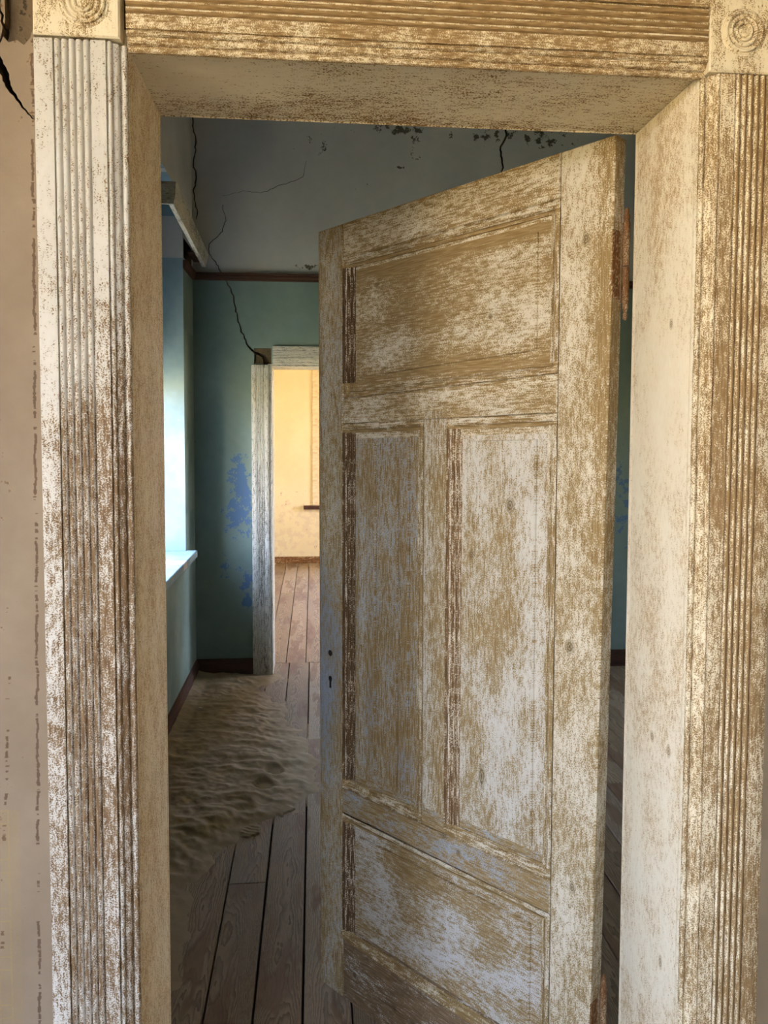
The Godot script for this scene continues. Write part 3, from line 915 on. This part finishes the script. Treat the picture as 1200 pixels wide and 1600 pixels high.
	tag(fh, "fluted white head casing over the far doorway", "door casing", "structure")
	var fr := put("trim_6", sweep(prof, Vector3(0.897, 0.0, FARZ), Vector3(0.897, 2.012, FARZ), Vector3.RIGHT, Vector3.BACK, Vector2.ZERO, 6.5, -0.5), M.frame_far)
	tag(fr, "fluted casing board right of the far doorway behind the door", "door casing", "structure")
	var lin := base("trim_7")
	tag(lin, "cream lining boards inside the far doorway", "door lining", "structure")
	put("board", box_mesh(Vector3(-0.019, 0, FARZ - 0.25), Vector3(0.006, 2.012, FARZ), 0.002, 1.0), M.frame_far, lin)
	put("board", box_mesh(Vector3(0.896, 0, FARZ - 0.25), Vector3(0.919, 2.012, FARZ), 0.002, 1.0), M.frame_far, lin)
	put("board", box_mesh(Vector3(-0.019, 2.012, FARZ - 0.25), Vector3(0.919, 2.029, FARZ), 0.002, 1.0), M.frame_far, lin)
	# the fallen shutter-box cover over the window
	var pv := base("window_pelmet", Vector3(-0.4, 2.7, -2.76))
	tag(pv, "white moulded window pelmet hanging askew above the recess", "pelmet")
	var A := Vector3(-0.40, 2.690, -2.655)
	var B := Vector3(-0.40, 2.826, -2.764)
	var E := Vector3(-0.388, 2.71, -3.835)
	var F := Vector3(-0.402, 2.628, -3.80)
	var th := Vector3(-0.022, 0, 0)
	var bd := Mb.new()
	var q := [A, B, E, F]
	var uvq := [Vector2(0, 0), Vector2(0.9, 0), Vector2(0.9, 1.1), Vector2(0, 1.1)]
	bd.quad(q, uvq, Vector3.RIGHT)
	bd.quad([A + th, B + th, E + th, F + th], uvq, Vector3.LEFT)
	for i in 4:
		var j := (i + 1) % 4
		var mid: Vector3 = (q[0] + q[1] + q[2] + q[3]) / 4
		var nn: Vector3 = (q[j] - q[i]).cross(th).normalized()
		if nn.dot(q[i] - mid) < 0: nn = -nn
		bd.quad([q[i], q[j], q[j] + th, q[i] + th], [Vector2(0, 0), Vector2(0, 0.3), Vector2(0.1, 0.3), Vector2(0.1, 0)], nn)
	put("front_board", bd.mesh(), M.frame_far, pv, -pv.position)
	var cor := PackedVector2Array([Vector2(0, 0), Vector2(0, 0.006), Vector2(0.022, 0.010), Vector2(0.03, 0.004), Vector2(0.08, 0.004), Vector2(0.10, 0.014), Vector2(0.112, 0.022), Vector2(0.118, 0.022), Vector2(0.118, 0.032), Vector2(0.138, 0.034), Vector2(0.138, 0)])
	put("end_board", sweep(cor, A + Vector3(0.004, -0.004, 0.0), A + Vector3(-0.32, -0.004, 0.0), (B - A).normalized(), Vector3(0, (B - A).normalized().z, -(B - A).normalized().y).normalized() * -1.0, Vector2.ZERO, 6.0, 1.0), M.frame_far, pv, -pv.position)
	put("lath", box_mesh(Vector3(-0.075, -0.045, -1.04), Vector3(-0.02, -0.03, -0.78), 0.002, 2.0), M.brown_wood, pv)


func mat_turned() -> StandardMaterial3D:
	if not M.has("brown_turned"):
		M.brown_turned = mat("brown_wood", 0.05, 0.7)
	return M.brown_turned


func third_room() -> void:
	var z0 := BACKZ
	var z1 := FARZ - 0.24
	plank_floor("floor_3", -0.6, 4.0, z0, z1, -0.055, M.boards, "sandy bare board floor of the sunlit third room", 5.0)
	wall("wall_back_3", Vector3(-0.9, -0.1, z0 - 0.4), Vector3(4.3, 3.75, z0), M.third, "sunlit peach wall with scuffed lower part and window", [[Vector3(0.30, 0.70, z0 - 0.5), Vector3(1.4, 2.36, z0 + 0.1)]])
	wall("wall_left_3", Vector3(-0.9, -0.1, z0), Vector3(-0.6, 3.75, z1 + 0.02), M.third, "peach left wall of the third room")
	wall("wall_right_3", Vector3(4.0, -0.1, z0), Vector3(4.3, 3.75, z1 + 0.02), M.third, "peach right wall of the third room with an added sun window", [[Vector3(3.9, 0.7, -6.6), Vector3(4.5, 2.45, -5.4)]])  # unseen window, put in to warm the room with sun bounce
	wall("wall_front_3", Vector3(3.1, -0.1, z1), Vector3(4.3, 3.75, z1 + 0.2), M.third, "peach wall beside the far doorway in the third room")
	wall("ceiling_3", Vector3(-0.9, 3.7, z0 - 0.4), Vector3(4.3, 3.95, z1), M.white, "white ceiling of the third room")
	var o := base("window_2", Vector3(0.30, 0.70, z0))
	tag(o, "timber window frame in the peach back wall with jutting sill", "window", "structure")
	for x in [-0.045, 1.035]:
		put("frame", box_mesh(Vector3(x, 0, -0.05), Vector3(x + 0.11, 1.66, 0.02), 0.006, 3.0), M.jamb_right, o)
	put("frame", box_mesh(Vector3(0.065, 1.56, -0.05), Vector3(1.035, 1.66, 0.02), 0.006, 3.0), M.jamb_right, o)
	put("mullion", box_mesh(Vector3(0.52, 0, -0.05), Vector3(0.58, 1.56, 0.0), 0.006, 3.0), M.jamb_right, o)
	put("sill", box_mesh(Vector3(-0.15, -0.045, -0.1), Vector3(1.25, 0, 0.07), 0.008, 3.0), M.brown_wood, o)
	var skirt := PackedVector2Array([Vector2(0, 0), Vector2(0, 0.018), Vector2(0.06, 0.018), Vector2(0.075, 0.012), Vector2(0.08, 0)])
	var b := put("baseboard_back", sweep(skirt, Vector3(-0.6, 0, z0), Vector3(4.0, 0, z0), Vector3.UP, Vector3.BACK, Vector2.ZERO, 5.0, 1.0), M.rust)
	tag(b, "brown skirting board under the sunlit peach wall", "skirting board", "structure")


# ------------------------------------------------------------------ the near door frame
# (across from the lining outward, height above the wall): beads and cove, flat, five reeds, outer flat
func casing_profile() -> PackedVector2Array:
	var p := PackedVector2Array([Vector2(0, 0.0004), Vector2(0, 0.004)])
	for k in 7:   # inner bead
		var a := PI - PI * k / 6.0
		p.append(Vector2(0.004 + cos(a) * 0.004, 0.004 + sin(a) * 0.004))
	p.append(Vector2(0.0095, 0.004))
	for k in 6:   # cove
		var a := k / 5.0 * PI / 2
		p.append(Vector2(0.010 + 0.007 * (1.0 - cos(a)), 0.006 + 0.007 * sin(a)))
	p.append(Vector2(0.019, 0.013))
	p.append(Vector2(0.019, 0.015))
	for k in 6:
		var a := PI - PI * k / 5.0
		p.append(Vector2(0.0225 + cos(a) * 0.0032, 0.0155 + sin(a) * 0.004))
	p.append(Vector2(0.027, 0.016))
	p.append(Vector2(0.0275, 0.0205))
	p.append(Vector2(0.0485, 0.0205))
	for r in 5:
		var c := 0.0555 + r * 0.0102
		p.append(Vector2(c - 0.0052, 0.0150))
		for k in 7:
			var a := PI - PI * k / 6.0
			p.append(Vector2(c + cos(a) * 0.0043, 0.0160 + sin(a) * 0.0050))
	p.append(Vector2(0.1016, 0.0150))
	p.append(Vector2(0.1022, 0.0205))
	p.append(Vector2(0.1275, 0.0205))
	p.append(Vector2(0.129, 0.019))
	p.append(Vector2(0.129, -0.019))
	return p


func door_frame() -> void:
	var prof := casing_profile()
	var arc := 0.0
	for i in prof.size() - 1:
		arc += prof[i].distance_to(prof[i + 1])
	var us := 1.0 / arc
	var l := put("trim_8", sweep(prof, Vector3(0.0, HEAD - 0.0005, 0), Vector3(0.0, 0, 0), Vector3.LEFT, Vector3.BACK, Vector2(0, 0), us, 1.0 / 1.62, true, 0.0012), M.casing_left)
	tag(l, "tall reeded casing board left of the door, white paint flaking", "door casing", "structure")
	var r := put("trim_9", sweep(prof, Vector3(WIDE, HEAD - 0.006, 0), Vector3(WIDE, 0, 0), Vector3.RIGHT, Vector3.BACK, Vector2(0, 0), us, 1.0 / 1.62, true, 0.0012), M.casing_right)
	tag(r, "tall reeded casing board right of the door, cream paint worn", "door casing", "structure")
	var h := put("trim_10", sweep(prof, Vector3(0.002, HEAD - 0.009, 0.001), Vector3(WIDE + 0.003, HEAD - 0.009, 0.001), Vector3.UP, Vector3.BACK, Vector2(0, 0), us, 1.0, true, 0.0012), head_mat())
	tag(h, "horizontal reeded head casing above the half open door", "door casing", "structure")
	block("trim_11", Vector3(-0.1285, HEAD + 0.003, 0), Vector2(0.1225, 0.125), Vector2(-0.057 + 0.1285, 0.048), -0.006, "square corner block with carved rings atop left casing")
	block("trim_12", Vector3(WIDE + 0.004, HEAD - 0.005, 0), Vector2(0.112, 0.13), Vector2(0.0535, 0.0615), 0.0, "square corner block with carved rings atop right casing")
	# linings, each a board with a beaded front edge
	var jl := put("trim_13", lining(HEAD - 0.001, 1.0 / 0.262, 1.0 / 1.62), M.jamb_left, self)
	tag(jl, "dull tan lining board on the left side of the doorway", "door lining", "structure")
	var jr := base("trim_14", Vector3(WIDE, 0, 0))
	put("board", lining(HEAD - 0.001, 1.0 / 0.262, 1.0 / 1.62), M.jamb_right, jr).rotation.y = PI
	jr.get_child(0).position.z = -DEEP
	tag(jr, "bright cream lining board on the hinge side of the doorway", "door lining", "structure")
	var s := put("trim_15", prism(rect(-0.027, 0.0, WIDE + 0.027, DEEP), HEAD, HEAD + 0.026, 0.002,
		func(a, q, hh): return Vector3(a, hh, -q), func(a, q, hh): return Vector2(a / 0.94 + 0.03, 1.0 - q / 0.26)), M.soffit)
	tag(s, "flaking soffit board overhead between the two linings", "door lining", "structure")


func head_mat() -> StandardMaterial3D:
	# the head texture runs along u; its sweep has length on v, so swap by turning the picture once
	var m := StandardMaterial3D.new()
	m.resource_name = "casing_head"
	var im: Image = T["casing_head"].get_image()
	im.rotate_90(CLOCKWISE)
	var ih: Image = T["casing_head_h"].get_image()
	ih.rotate_90(CLOCKWISE)
	m.albedo_texture = ImageTexture.create_from_image(im)
	m.heightmap_enabled = true
	m.heightmap_texture = ImageTexture.create_from_image(ih)
	m.heightmap_scale = 0.06
	m.roughness = 0.9
	m.metallic_specular = 0.3
	return m


# a side lining: visible face at x = 0 looking to +x, from z = 0 back to -DEEP
func lining(high: float, us: float, vs: float) -> ArrayMesh:
	var p := PackedVector2Array([Vector2(-DEEP, -0.026), Vector2(-DEEP, -0.002), Vector2(-DEEP + 0.002, 0), Vector2(-DEEP + 0.012, 0), Vector2(-DEEP + 0.013, -0.0012), Vector2(-DEEP + 0.0145, 0), Vector2(-0.0135, 0), Vector2(-0.0125, -0.0016), Vector2(-0.0115, 0), Vector2(-0.0075, 0.0003), Vector2(-0.0065, -0.0016), Vector2(-0.0055, 0), Vector2(-0.001, 0), Vector2(0, -0.0015), Vector2(0, -0.026)])
	return sweep(p, Vector3(0, high, 0), Vector3.ZERO, Vector3.BACK, Vector3.RIGHT, Vector2(0, 0), us, vs)


func block(called: String, at: Vector3, size: Vector2, c: Vector2, turn: float, label: String) -> void:
	var o := base(called, at)
	tag(o, label, "corner block", "structure")
	o.rotation.z = turn
	var top := 0.0235
	put("block", prism(rect(0, 0, size.x, size.y), top, -0.004, 0.0025, func(a, b, z): return Vector3(a, b, z), func(a, b, z): return Vector2((a + z) / 0.135, 1.0 - (b + z) / 0.135)), M.block, o)
	# rings: a turned rosette, profile of radius against height
	var pr := [Vector2(0.0, 0.0040), Vector2(0.005, 0.0040), Vector2(0.0075, 0.003)]
	for k in 3:
		var r0 := 0.0085 + k * 0.0082
		pr.append(Vector2(r0, 0.0004))
		for j in 5:
			var a := PI - PI * j / 4.0
			pr.append(Vector2(r0 + 0.0041 + cos(a) * 0.0030, 0.0008 + sin(a) * 0.0050))
	pr.append(Vector2(0.0335, 0.0002))
	pr.append(Vector2(0.0345, 0.0012))
	pr.append(Vector2(0.0365, 0.0))
	var m := Mb.new()
	var seg := 48
	for i in pr.size() - 1:
		var d: Vector2 = (pr[i + 1] - pr[i]).normalized()
		var k := m.v.size()
		for s in seg + 1:
			var a := TAU * s / seg
			var e := Vector3(cos(a), sin(a), 0)
			var no := (e * -d.y + Vector3.BACK * d.x).normalized()
			for q in 2:
				var pt: Vector3 = e * pr[i + q].x + Vector3.BACK * pr[i + q].y
				m.vert(pt, no, Vector2((c.x + pt.x) / 0.135, 1.0 - (c.y + pt.y) / 0.135))
		for s in seg:
			var b := k + s * 2
			m.face(b, b + 1, b + 3, m.n[b])
			m.face(b, b + 3, b + 2, m.n[b])
	put("rosette", m.mesh(), M.block, o, Vector3(c.x, c.y, top))


# ------------------------------------------------------------------ the door
func dp(s: float, t: float, z: float) -> Vector3:
	return Vector3(-s, t - D_SAG * s, z)


func slab(root: Node, called: String, pts: Array, z0: float, z1: float, ch := 0.0015, m: Material = null) -> MeshInstance3D:
	var o := PackedVector2Array()
	for p in pts:
		o.append(Vector2(p[0], p[1]))
	return put(called, prism(o, z0, z1, ch, func(a, b, z): return dp(a, b, z), func(a, b, z): return duv(a, b, z)), m if m else M.door, root)


func door_leaf() -> void:
	var root := base("door_1", Vector3(0.849385, 0.0, -0.254))
	root.rotation.y = -D_ANG
	tag(root, "weathered four-panel wooden door standing half open, paint worn to bare wood", "door", "structure")
	var top := 2.1667
	var lean := 0.026
	var foot := 0.052
	var th := -0.04
	# frame
	slab(root, "stile", [[0.0, top], [0.12, top], [0.12, foot], [lean, foot]], 0, th, 0.002)
	# the lock stile is bored through for the handle and the key
	var ls := CSGMesh3D.new()
	ls.name = "stile"
	ls.mesh = prism(PackedVector2Array([Vector2(0.7855, top), Vector2(0.885, top), Vector2(0.879, foot), Vector2(0.7855, foot)]), 0, th, 0.002, func(a, b, z): return dp(a, b, z), func(a, b, z): return duv(a, b, z))
	ls.material = M.door
	root.add_child(ls, true)
	var bore := CSGCylinder3D.new()
	bore.name = "handle_hole"
	bore.radius = 0.0085
	bore.height = 0.1
	bore.sides = 20
	bore.rotation.x = PI / 2
	bore.position = dp(0.835, 1.011, 0.0)
	bore.operation = CSGShape3D.OPERATION_SUBTRACTION
	bore.material = M.dark
	ls.add_child(bore, true)
	var k0 := dp(0.835, 0.930, 0.0)
	var slot := PackedVector2Array()
	for v in [Vector2(-0.004, -0.017), Vector2(0.004, -0.017), Vector2(0.004, 0.002), Vector2(0.0068, 0.006), Vector2(0.0068, 0.013), Vector2(0.003, 0.017), Vector2(-0.003, 0.017), Vector2(-0.0068, 0.013), Vector2(-0.0068, 0.006), Vector2(-0.004, 0.002)]:
		slot.append(v + Vector2(k0.x, k0.y))
	csg_cut(ls, "keyhole", slot, -0.05, 0.02, M.dark)
	slab(root, "rail", [[0.1212, top], [0.7844, top], [0.7844, 2.076], [0.1212, 2.076]], -0.0003, th, 0.0012)
	slab(root, "rail", [[0.1212, 1.722], [0.7844, 1.706], [0.7844, 1.641], [0.1212, 1.642]], -0.0003, th, 0.0012)
	slab(root, "rail", [[0.1212, 0.646], [0.7844, 0.644], [0.7844, 0.579], [0.1212, 0.575]], -0.0003, th, 0.0012)
	slab(root, "rail", [[0.1212, 0.2185], [0.7844, 0.2185], [0.7844, 0.121], [0.1212, 0.124]], -0.0003, th, 0.0012)
	slab(root, "rail", [[0.1212, 0.122], [0.7844, 0.119], [0.7844, foot], [0.1212, foot]], -0.0006, th, 0.0012)
	slab(root, "muntin", [[0.420, 1.6412], [0.4925, 1.6412], [0.4925, 0.6465], [0.420, 0.6465]], -0.0006, th, 0.0012)
	# panels: opening [s0, s1, t0, t1], inset of the raised field, boards the field is split into
	panel(root, 0.1208, 0.7853, 1.7225, 2.0757, [0.030, 0.024], [], -0.0162)
	panel(root, 0.1208, 0.4198, 0.6465, 1.6412, [0.026, 0.024], [])
	panel(root, 0.4927, 0.7853, 0.6465, 1.6412, [0.026, 0.024], [0.585, 0.665])
	panel(root, 0.1208, 0.7853, 0.2187, 0.5747, [0.026, 0.020], [])
	# two rising-pin hinges: plate let into the hinge edge, two-part barrel with turned ends
	for y in [1.922, 0.36]:
		hinge(root, y, lean * (top - y) / top)


func panel(root: Node, s0: float, s1: float, t0: float, t1: float, inset: Array, splits: Array, drop := 0.0) -> void:
	var prof := [Vector2(0, -0.0003), Vector2(0.0012, -0.0036), Vector2(0.0030, -0.0054), Vector2(0.0050, -0.0046), Vector2(0.0075, -0.0026), Vector2(0.0105, -0.0026), Vector2(0.014, -0.0046), Vector2(0.0170, -0.0080), Vector2(0.0180, -0.0108), Vector2(0.0200, -0.0112), Vector2(0.0206, -0.0092), Vector2(0.0255, -0.0096), Vector2(0.0262, -0.0138)]
	var corner := func(k: int, o: float) -> Vector2:
		return [Vector2(s0 + o, t1 - o), Vector2(s1 - o, t1 - o), Vector2(s1 - o, t0 + drop + o), Vector2(s0 + o, t0 + o)][k % 4]
	for k in 4:
		var m := Mb.new()
		for i in prof.size() - 1:
			var a: Vector2 = corner.call(k, prof[i].x)
			var b: Vector2 = corner.call(k + 1, prof[i].x)
			var c: Vector2 = corner.call(k + 1, prof[i + 1].x)
			var d: Vector2 = corner.call(k, prof[i + 1].x)
			var q := [dp(a.x, a.y, prof[i].y), dp(b.x, b.y, prof[i].y), dp(c.x, c.y, prof[i + 1].y), dp(d.x, d.y, prof[i + 1].y)]
			var nn: Vector3 = (q[2] - q[0]).cross(q[3] - q[1]).normalized()
			if nn.z < 0: nn = -nn
			m.quad(q, [duv(a.x, a.y), duv(b.x, b.y), duv(c.x, c.y), duv(d.x, d.y)], nn)
		put("moulding", m.mesh(), M.door, root)
	var e := 0.0006
	var pn := slab(root, "panel", [[s0 + e, t1 - e], [s1 - e, t1 - e], [s1 - e, t0 + drop + e], [s0 + e, t0 + e]], -0.0134, -0.031, 0.0)
	var f0: float = s0 + 0.0295 + inset[0]
	var f1: float = s1 - 0.0295 - inset[0]
	var g0: float = t0 + 0.0295 + inset[1]
	var g1: float = t1 - 0.0295 - inset[1]
	var xs := [f0]
	xs.append_array(splits)
	xs.append(f1)
	for i in xs.size() - 1:
		var a: float = xs[i] + (0.0018 if i > 0 else 0.0)
		var b: float = xs[i + 1] - (0.0018 if i < xs.size() - 2 else 0.0)
		slab(pn, "field", [[a, g1], [b, g1], [b, g0 + drop], [a, g0]], -0.0082 - 0.0008 * (i % 2), -0.0133, 0.002)


func hinge(root: Node3D, y: float, s: float) -> void:
	var o := Node3D.new()
	o.name = "hinge"
	o.set_meta("label", "rusty iron barrel hinge with turned pin ends")
	root.add_child(o, true)
	o.position = dp(s, y, -0.042) + Vector3(0.003, 0, 0)
	put("hinge_plate", box_mesh(Vector3(-0.0015, -0.064, 0.012), Vector3(0.0015, 0.068, 0.041), 0.0006, 5.0), M.rust, o, Vector3(-0.0035, 0, 0))
	for k in 2:
		var sc := lathe(PackedVector2Array([Vector2(0.0048, 0.0), Vector2(0.0044, 0.0008), Vector2(0.0, 0.0012)]), 12)
		put("screw", sc, M.rust, o, Vector3(-0.0018, -0.02 + k * 0.06, 0.026)).rotation.z = -PI / 2
	var up := lathe(PackedVector2Array([Vector2(0.0, 0.002), Vector2(0.0068, 0.002), Vector2(0.0072, 0.006), Vector2(0.0070, 0.085), Vector2(0.0056, 0.088), Vector2(0.0056, 0.092), Vector2(0.0064, 0.095), Vector2(0.0058, 0.099), Vector2(0.0042, 0.103), Vector2(0.0046, 0.107), Vector2(0.003, 0.113), Vector2(0.0, 0.115)]))
	put("barrel", up, M.rust, o, Vector3(0.004, 0, 0))
	var dn := lathe(PackedVector2Array([Vector2(0.0, -0.104), Vector2(0.0034, -0.103), Vector2(0.0048, -0.099), Vector2(0.0046, -0.093), Vector2(0.0030, -0.088), Vector2(0.0050, -0.083), Vector2(0.0064, -0.080), Vector2(0.0056, -0.075), Vector2(0.0056, -0.071), Vector2(0.0072, -0.068), Vector2(0.0070, -0.004), Vector2(0.0062, 0.0), Vector2(0.0, 0.0)]))
	put("barrel", dn, M.rust, o, Vector3(0.004, 0, 0))


# ------------------------------------------------------------------ blown sand
func sand_drift() -> void:
	var x0 := LEFTX + 0.002
	var x1 := 0.36
	var z0 := FARZ + 0.02
	var z1 := -0.75
	var cell := 0.008
	var nx := int((x1 - x0) / cell)
	var nz := int((z1 - z0) / cell)
	var rip := FastNoiseLite.new()
	rip.seed = 5
	rip.noise_type = FastNoiseLite.TYPE_SIMPLEX_SMOOTH
	rip.frequency = 1.0
	rip.fractal_type = FastNoiseLite.FRACTAL_RIDGED
	rip.fractal_octaves = 2
	rip.domain_warp_enabled = true
	rip.domain_warp_amplitude = 0.35
	rip.domain_warp_frequency = 0.7
	var bump := FastNoiseLite.new()
	bump.seed = 9
	bump.frequency = 1.0
	bump.fractal_octaves = 3
	# x at which the drift runs out, for each z
	var edge := [[-3.85, 0.02], [-3.7, 0.0], [-3.55, -0.09], [-3.42, -0.06], [-3.3, 0.06], [-3.1, 0.10], [-2.8, 0.17], [-2.6, 0.24], [-2.15, 0.26], [-2.0, 0.14], [-1.9, 0.03], [-1.78, -0.07], [-1.68, -0.14], [-1.5, -0.16], [-1.1, -0.155], [-0.9, -0.19], [-0.7, -0.30]]
	var prints := [[Vector2(0.085, -2.36), 0.10, 0.2], [Vector2(0.045, -2.21), 0.09, 0.0], [Vector2(0.16, -1.98), 0.10, 0.3], [Vector2(0.03, -1.83), 0.10, -0.5]]
	var m := Mb.new()
	for j in nz + 1:
		var z := z0 + j * cell
		var xe := 0.0
		for k in edge.size() - 1:
			if z >= edge[k][0] and z <= edge[k + 1][0]:
				xe = lerpf(edge[k][1], edge[k + 1][1], (z - edge[k][0]) / (edge[k + 1][0] - edge[k][0]))
		for i in nx + 1:
			var x := x0 + i * cell
			var b := bump.get_noise_2d(x * 5.0, z * 5.0)
			var b2 := bump.get_noise_2d(x * 14.0 + 40, z * 16.0)
			var d := xe - x + b * 0.07 + b2 * 0.008
			var y := -0.012
			if d > -0.08:
				var thin := clampf(d / 0.22, -0.4, 1.0)
				y = 0.0015 + 0.022 * thin if thin > 0 else 0.0015 + 0.02 * thin
				var amp := clampf(d / 0.14, 0.0, 1.0)
				y += amp * (0.0062 * (rip.get_noise_2d(x * 2.6, z * 5.6) - 0.3) + 0.002 * b2 + 0.008 * b)
				for p in prints:
					var q: Vector2 = (Vector2(x, z) - p[0]).rotated(p[2])
					var el := Vector2(q.x / 0.048, q.y / (p[1] * 0.62)).length()
					if el < 1.0:
						y = lerpf(y, 0.004 + 0.0022 * sin(q.y * 320.0 + sin(q.x * 90.0)), clampf((1.0 - el) * 4.0, 0, 1))
				y += 0.018 * clampf((-0.40 - x) / 0.1, 0, 1)
			m.vert(Vector3(x, y, z), Vector3.UP, Vector2(x, z))
	for j in nz:
		for i in nx:
			var a := j * (nx + 1) + i
			if maxf(maxf(m.v[a].y, m.v[a + 1].y), maxf(m.v[a + nx + 1].y, m.v[a + nx + 2].y)) < -0.008:
				continue
			m.face(a, a + 1, a + nx + 2, Vector3.UP)
			m.face(a, a + nx + 2, a + nx + 1, Vector3.UP)
	var st := SurfaceTool.new()
	st.create_from(m.mesh(), 0)
	st.generate_normals()
	var o := put("sand_drift", st.commit(), M.sand)
	var straw := put("straw", sweep(PackedVector2Array([Vector2(-0.0016, 0), Vector2(-0.0012, 0.0016), Vector2(0, 0.0024), Vector2(0.0012, 0.0016), Vector2(0.0016, 0)]), Vector3(-0.215, 0.019, -2.835), Vector3(-0.175, 0.020, -2.825), Vector3(0, 0, -1), Vector3.UP, Vector2.ZERO, 4.0, 4.0), M.jamb_right)
	tag(straw, "short pale straw lying on the rippled sand drift", "straw")
	var sh := put("shell_chip", prism(PackedVector2Array([Vector2(-0.010, -0.004), Vector2(0.004, -0.007), Vector2(0.012, 0.0), Vector2(0.003, 0.006), Vector2(-0.007, 0.005)]), 0.006, 0.0, 0.002, func(a, b, z): return Vector3(a, z, -b), func(a, b, _z): return Vector2(a, b) * 5.0), M.jamb_right, self, Vector3(-0.37, 0.026, -3.17))
	tag(sh, "small white shell chip on the sand near the far wall", "shell")
	tag(o, "rippled drift of blown tan sand with shoe prints across the boards", "sand", "stuff")
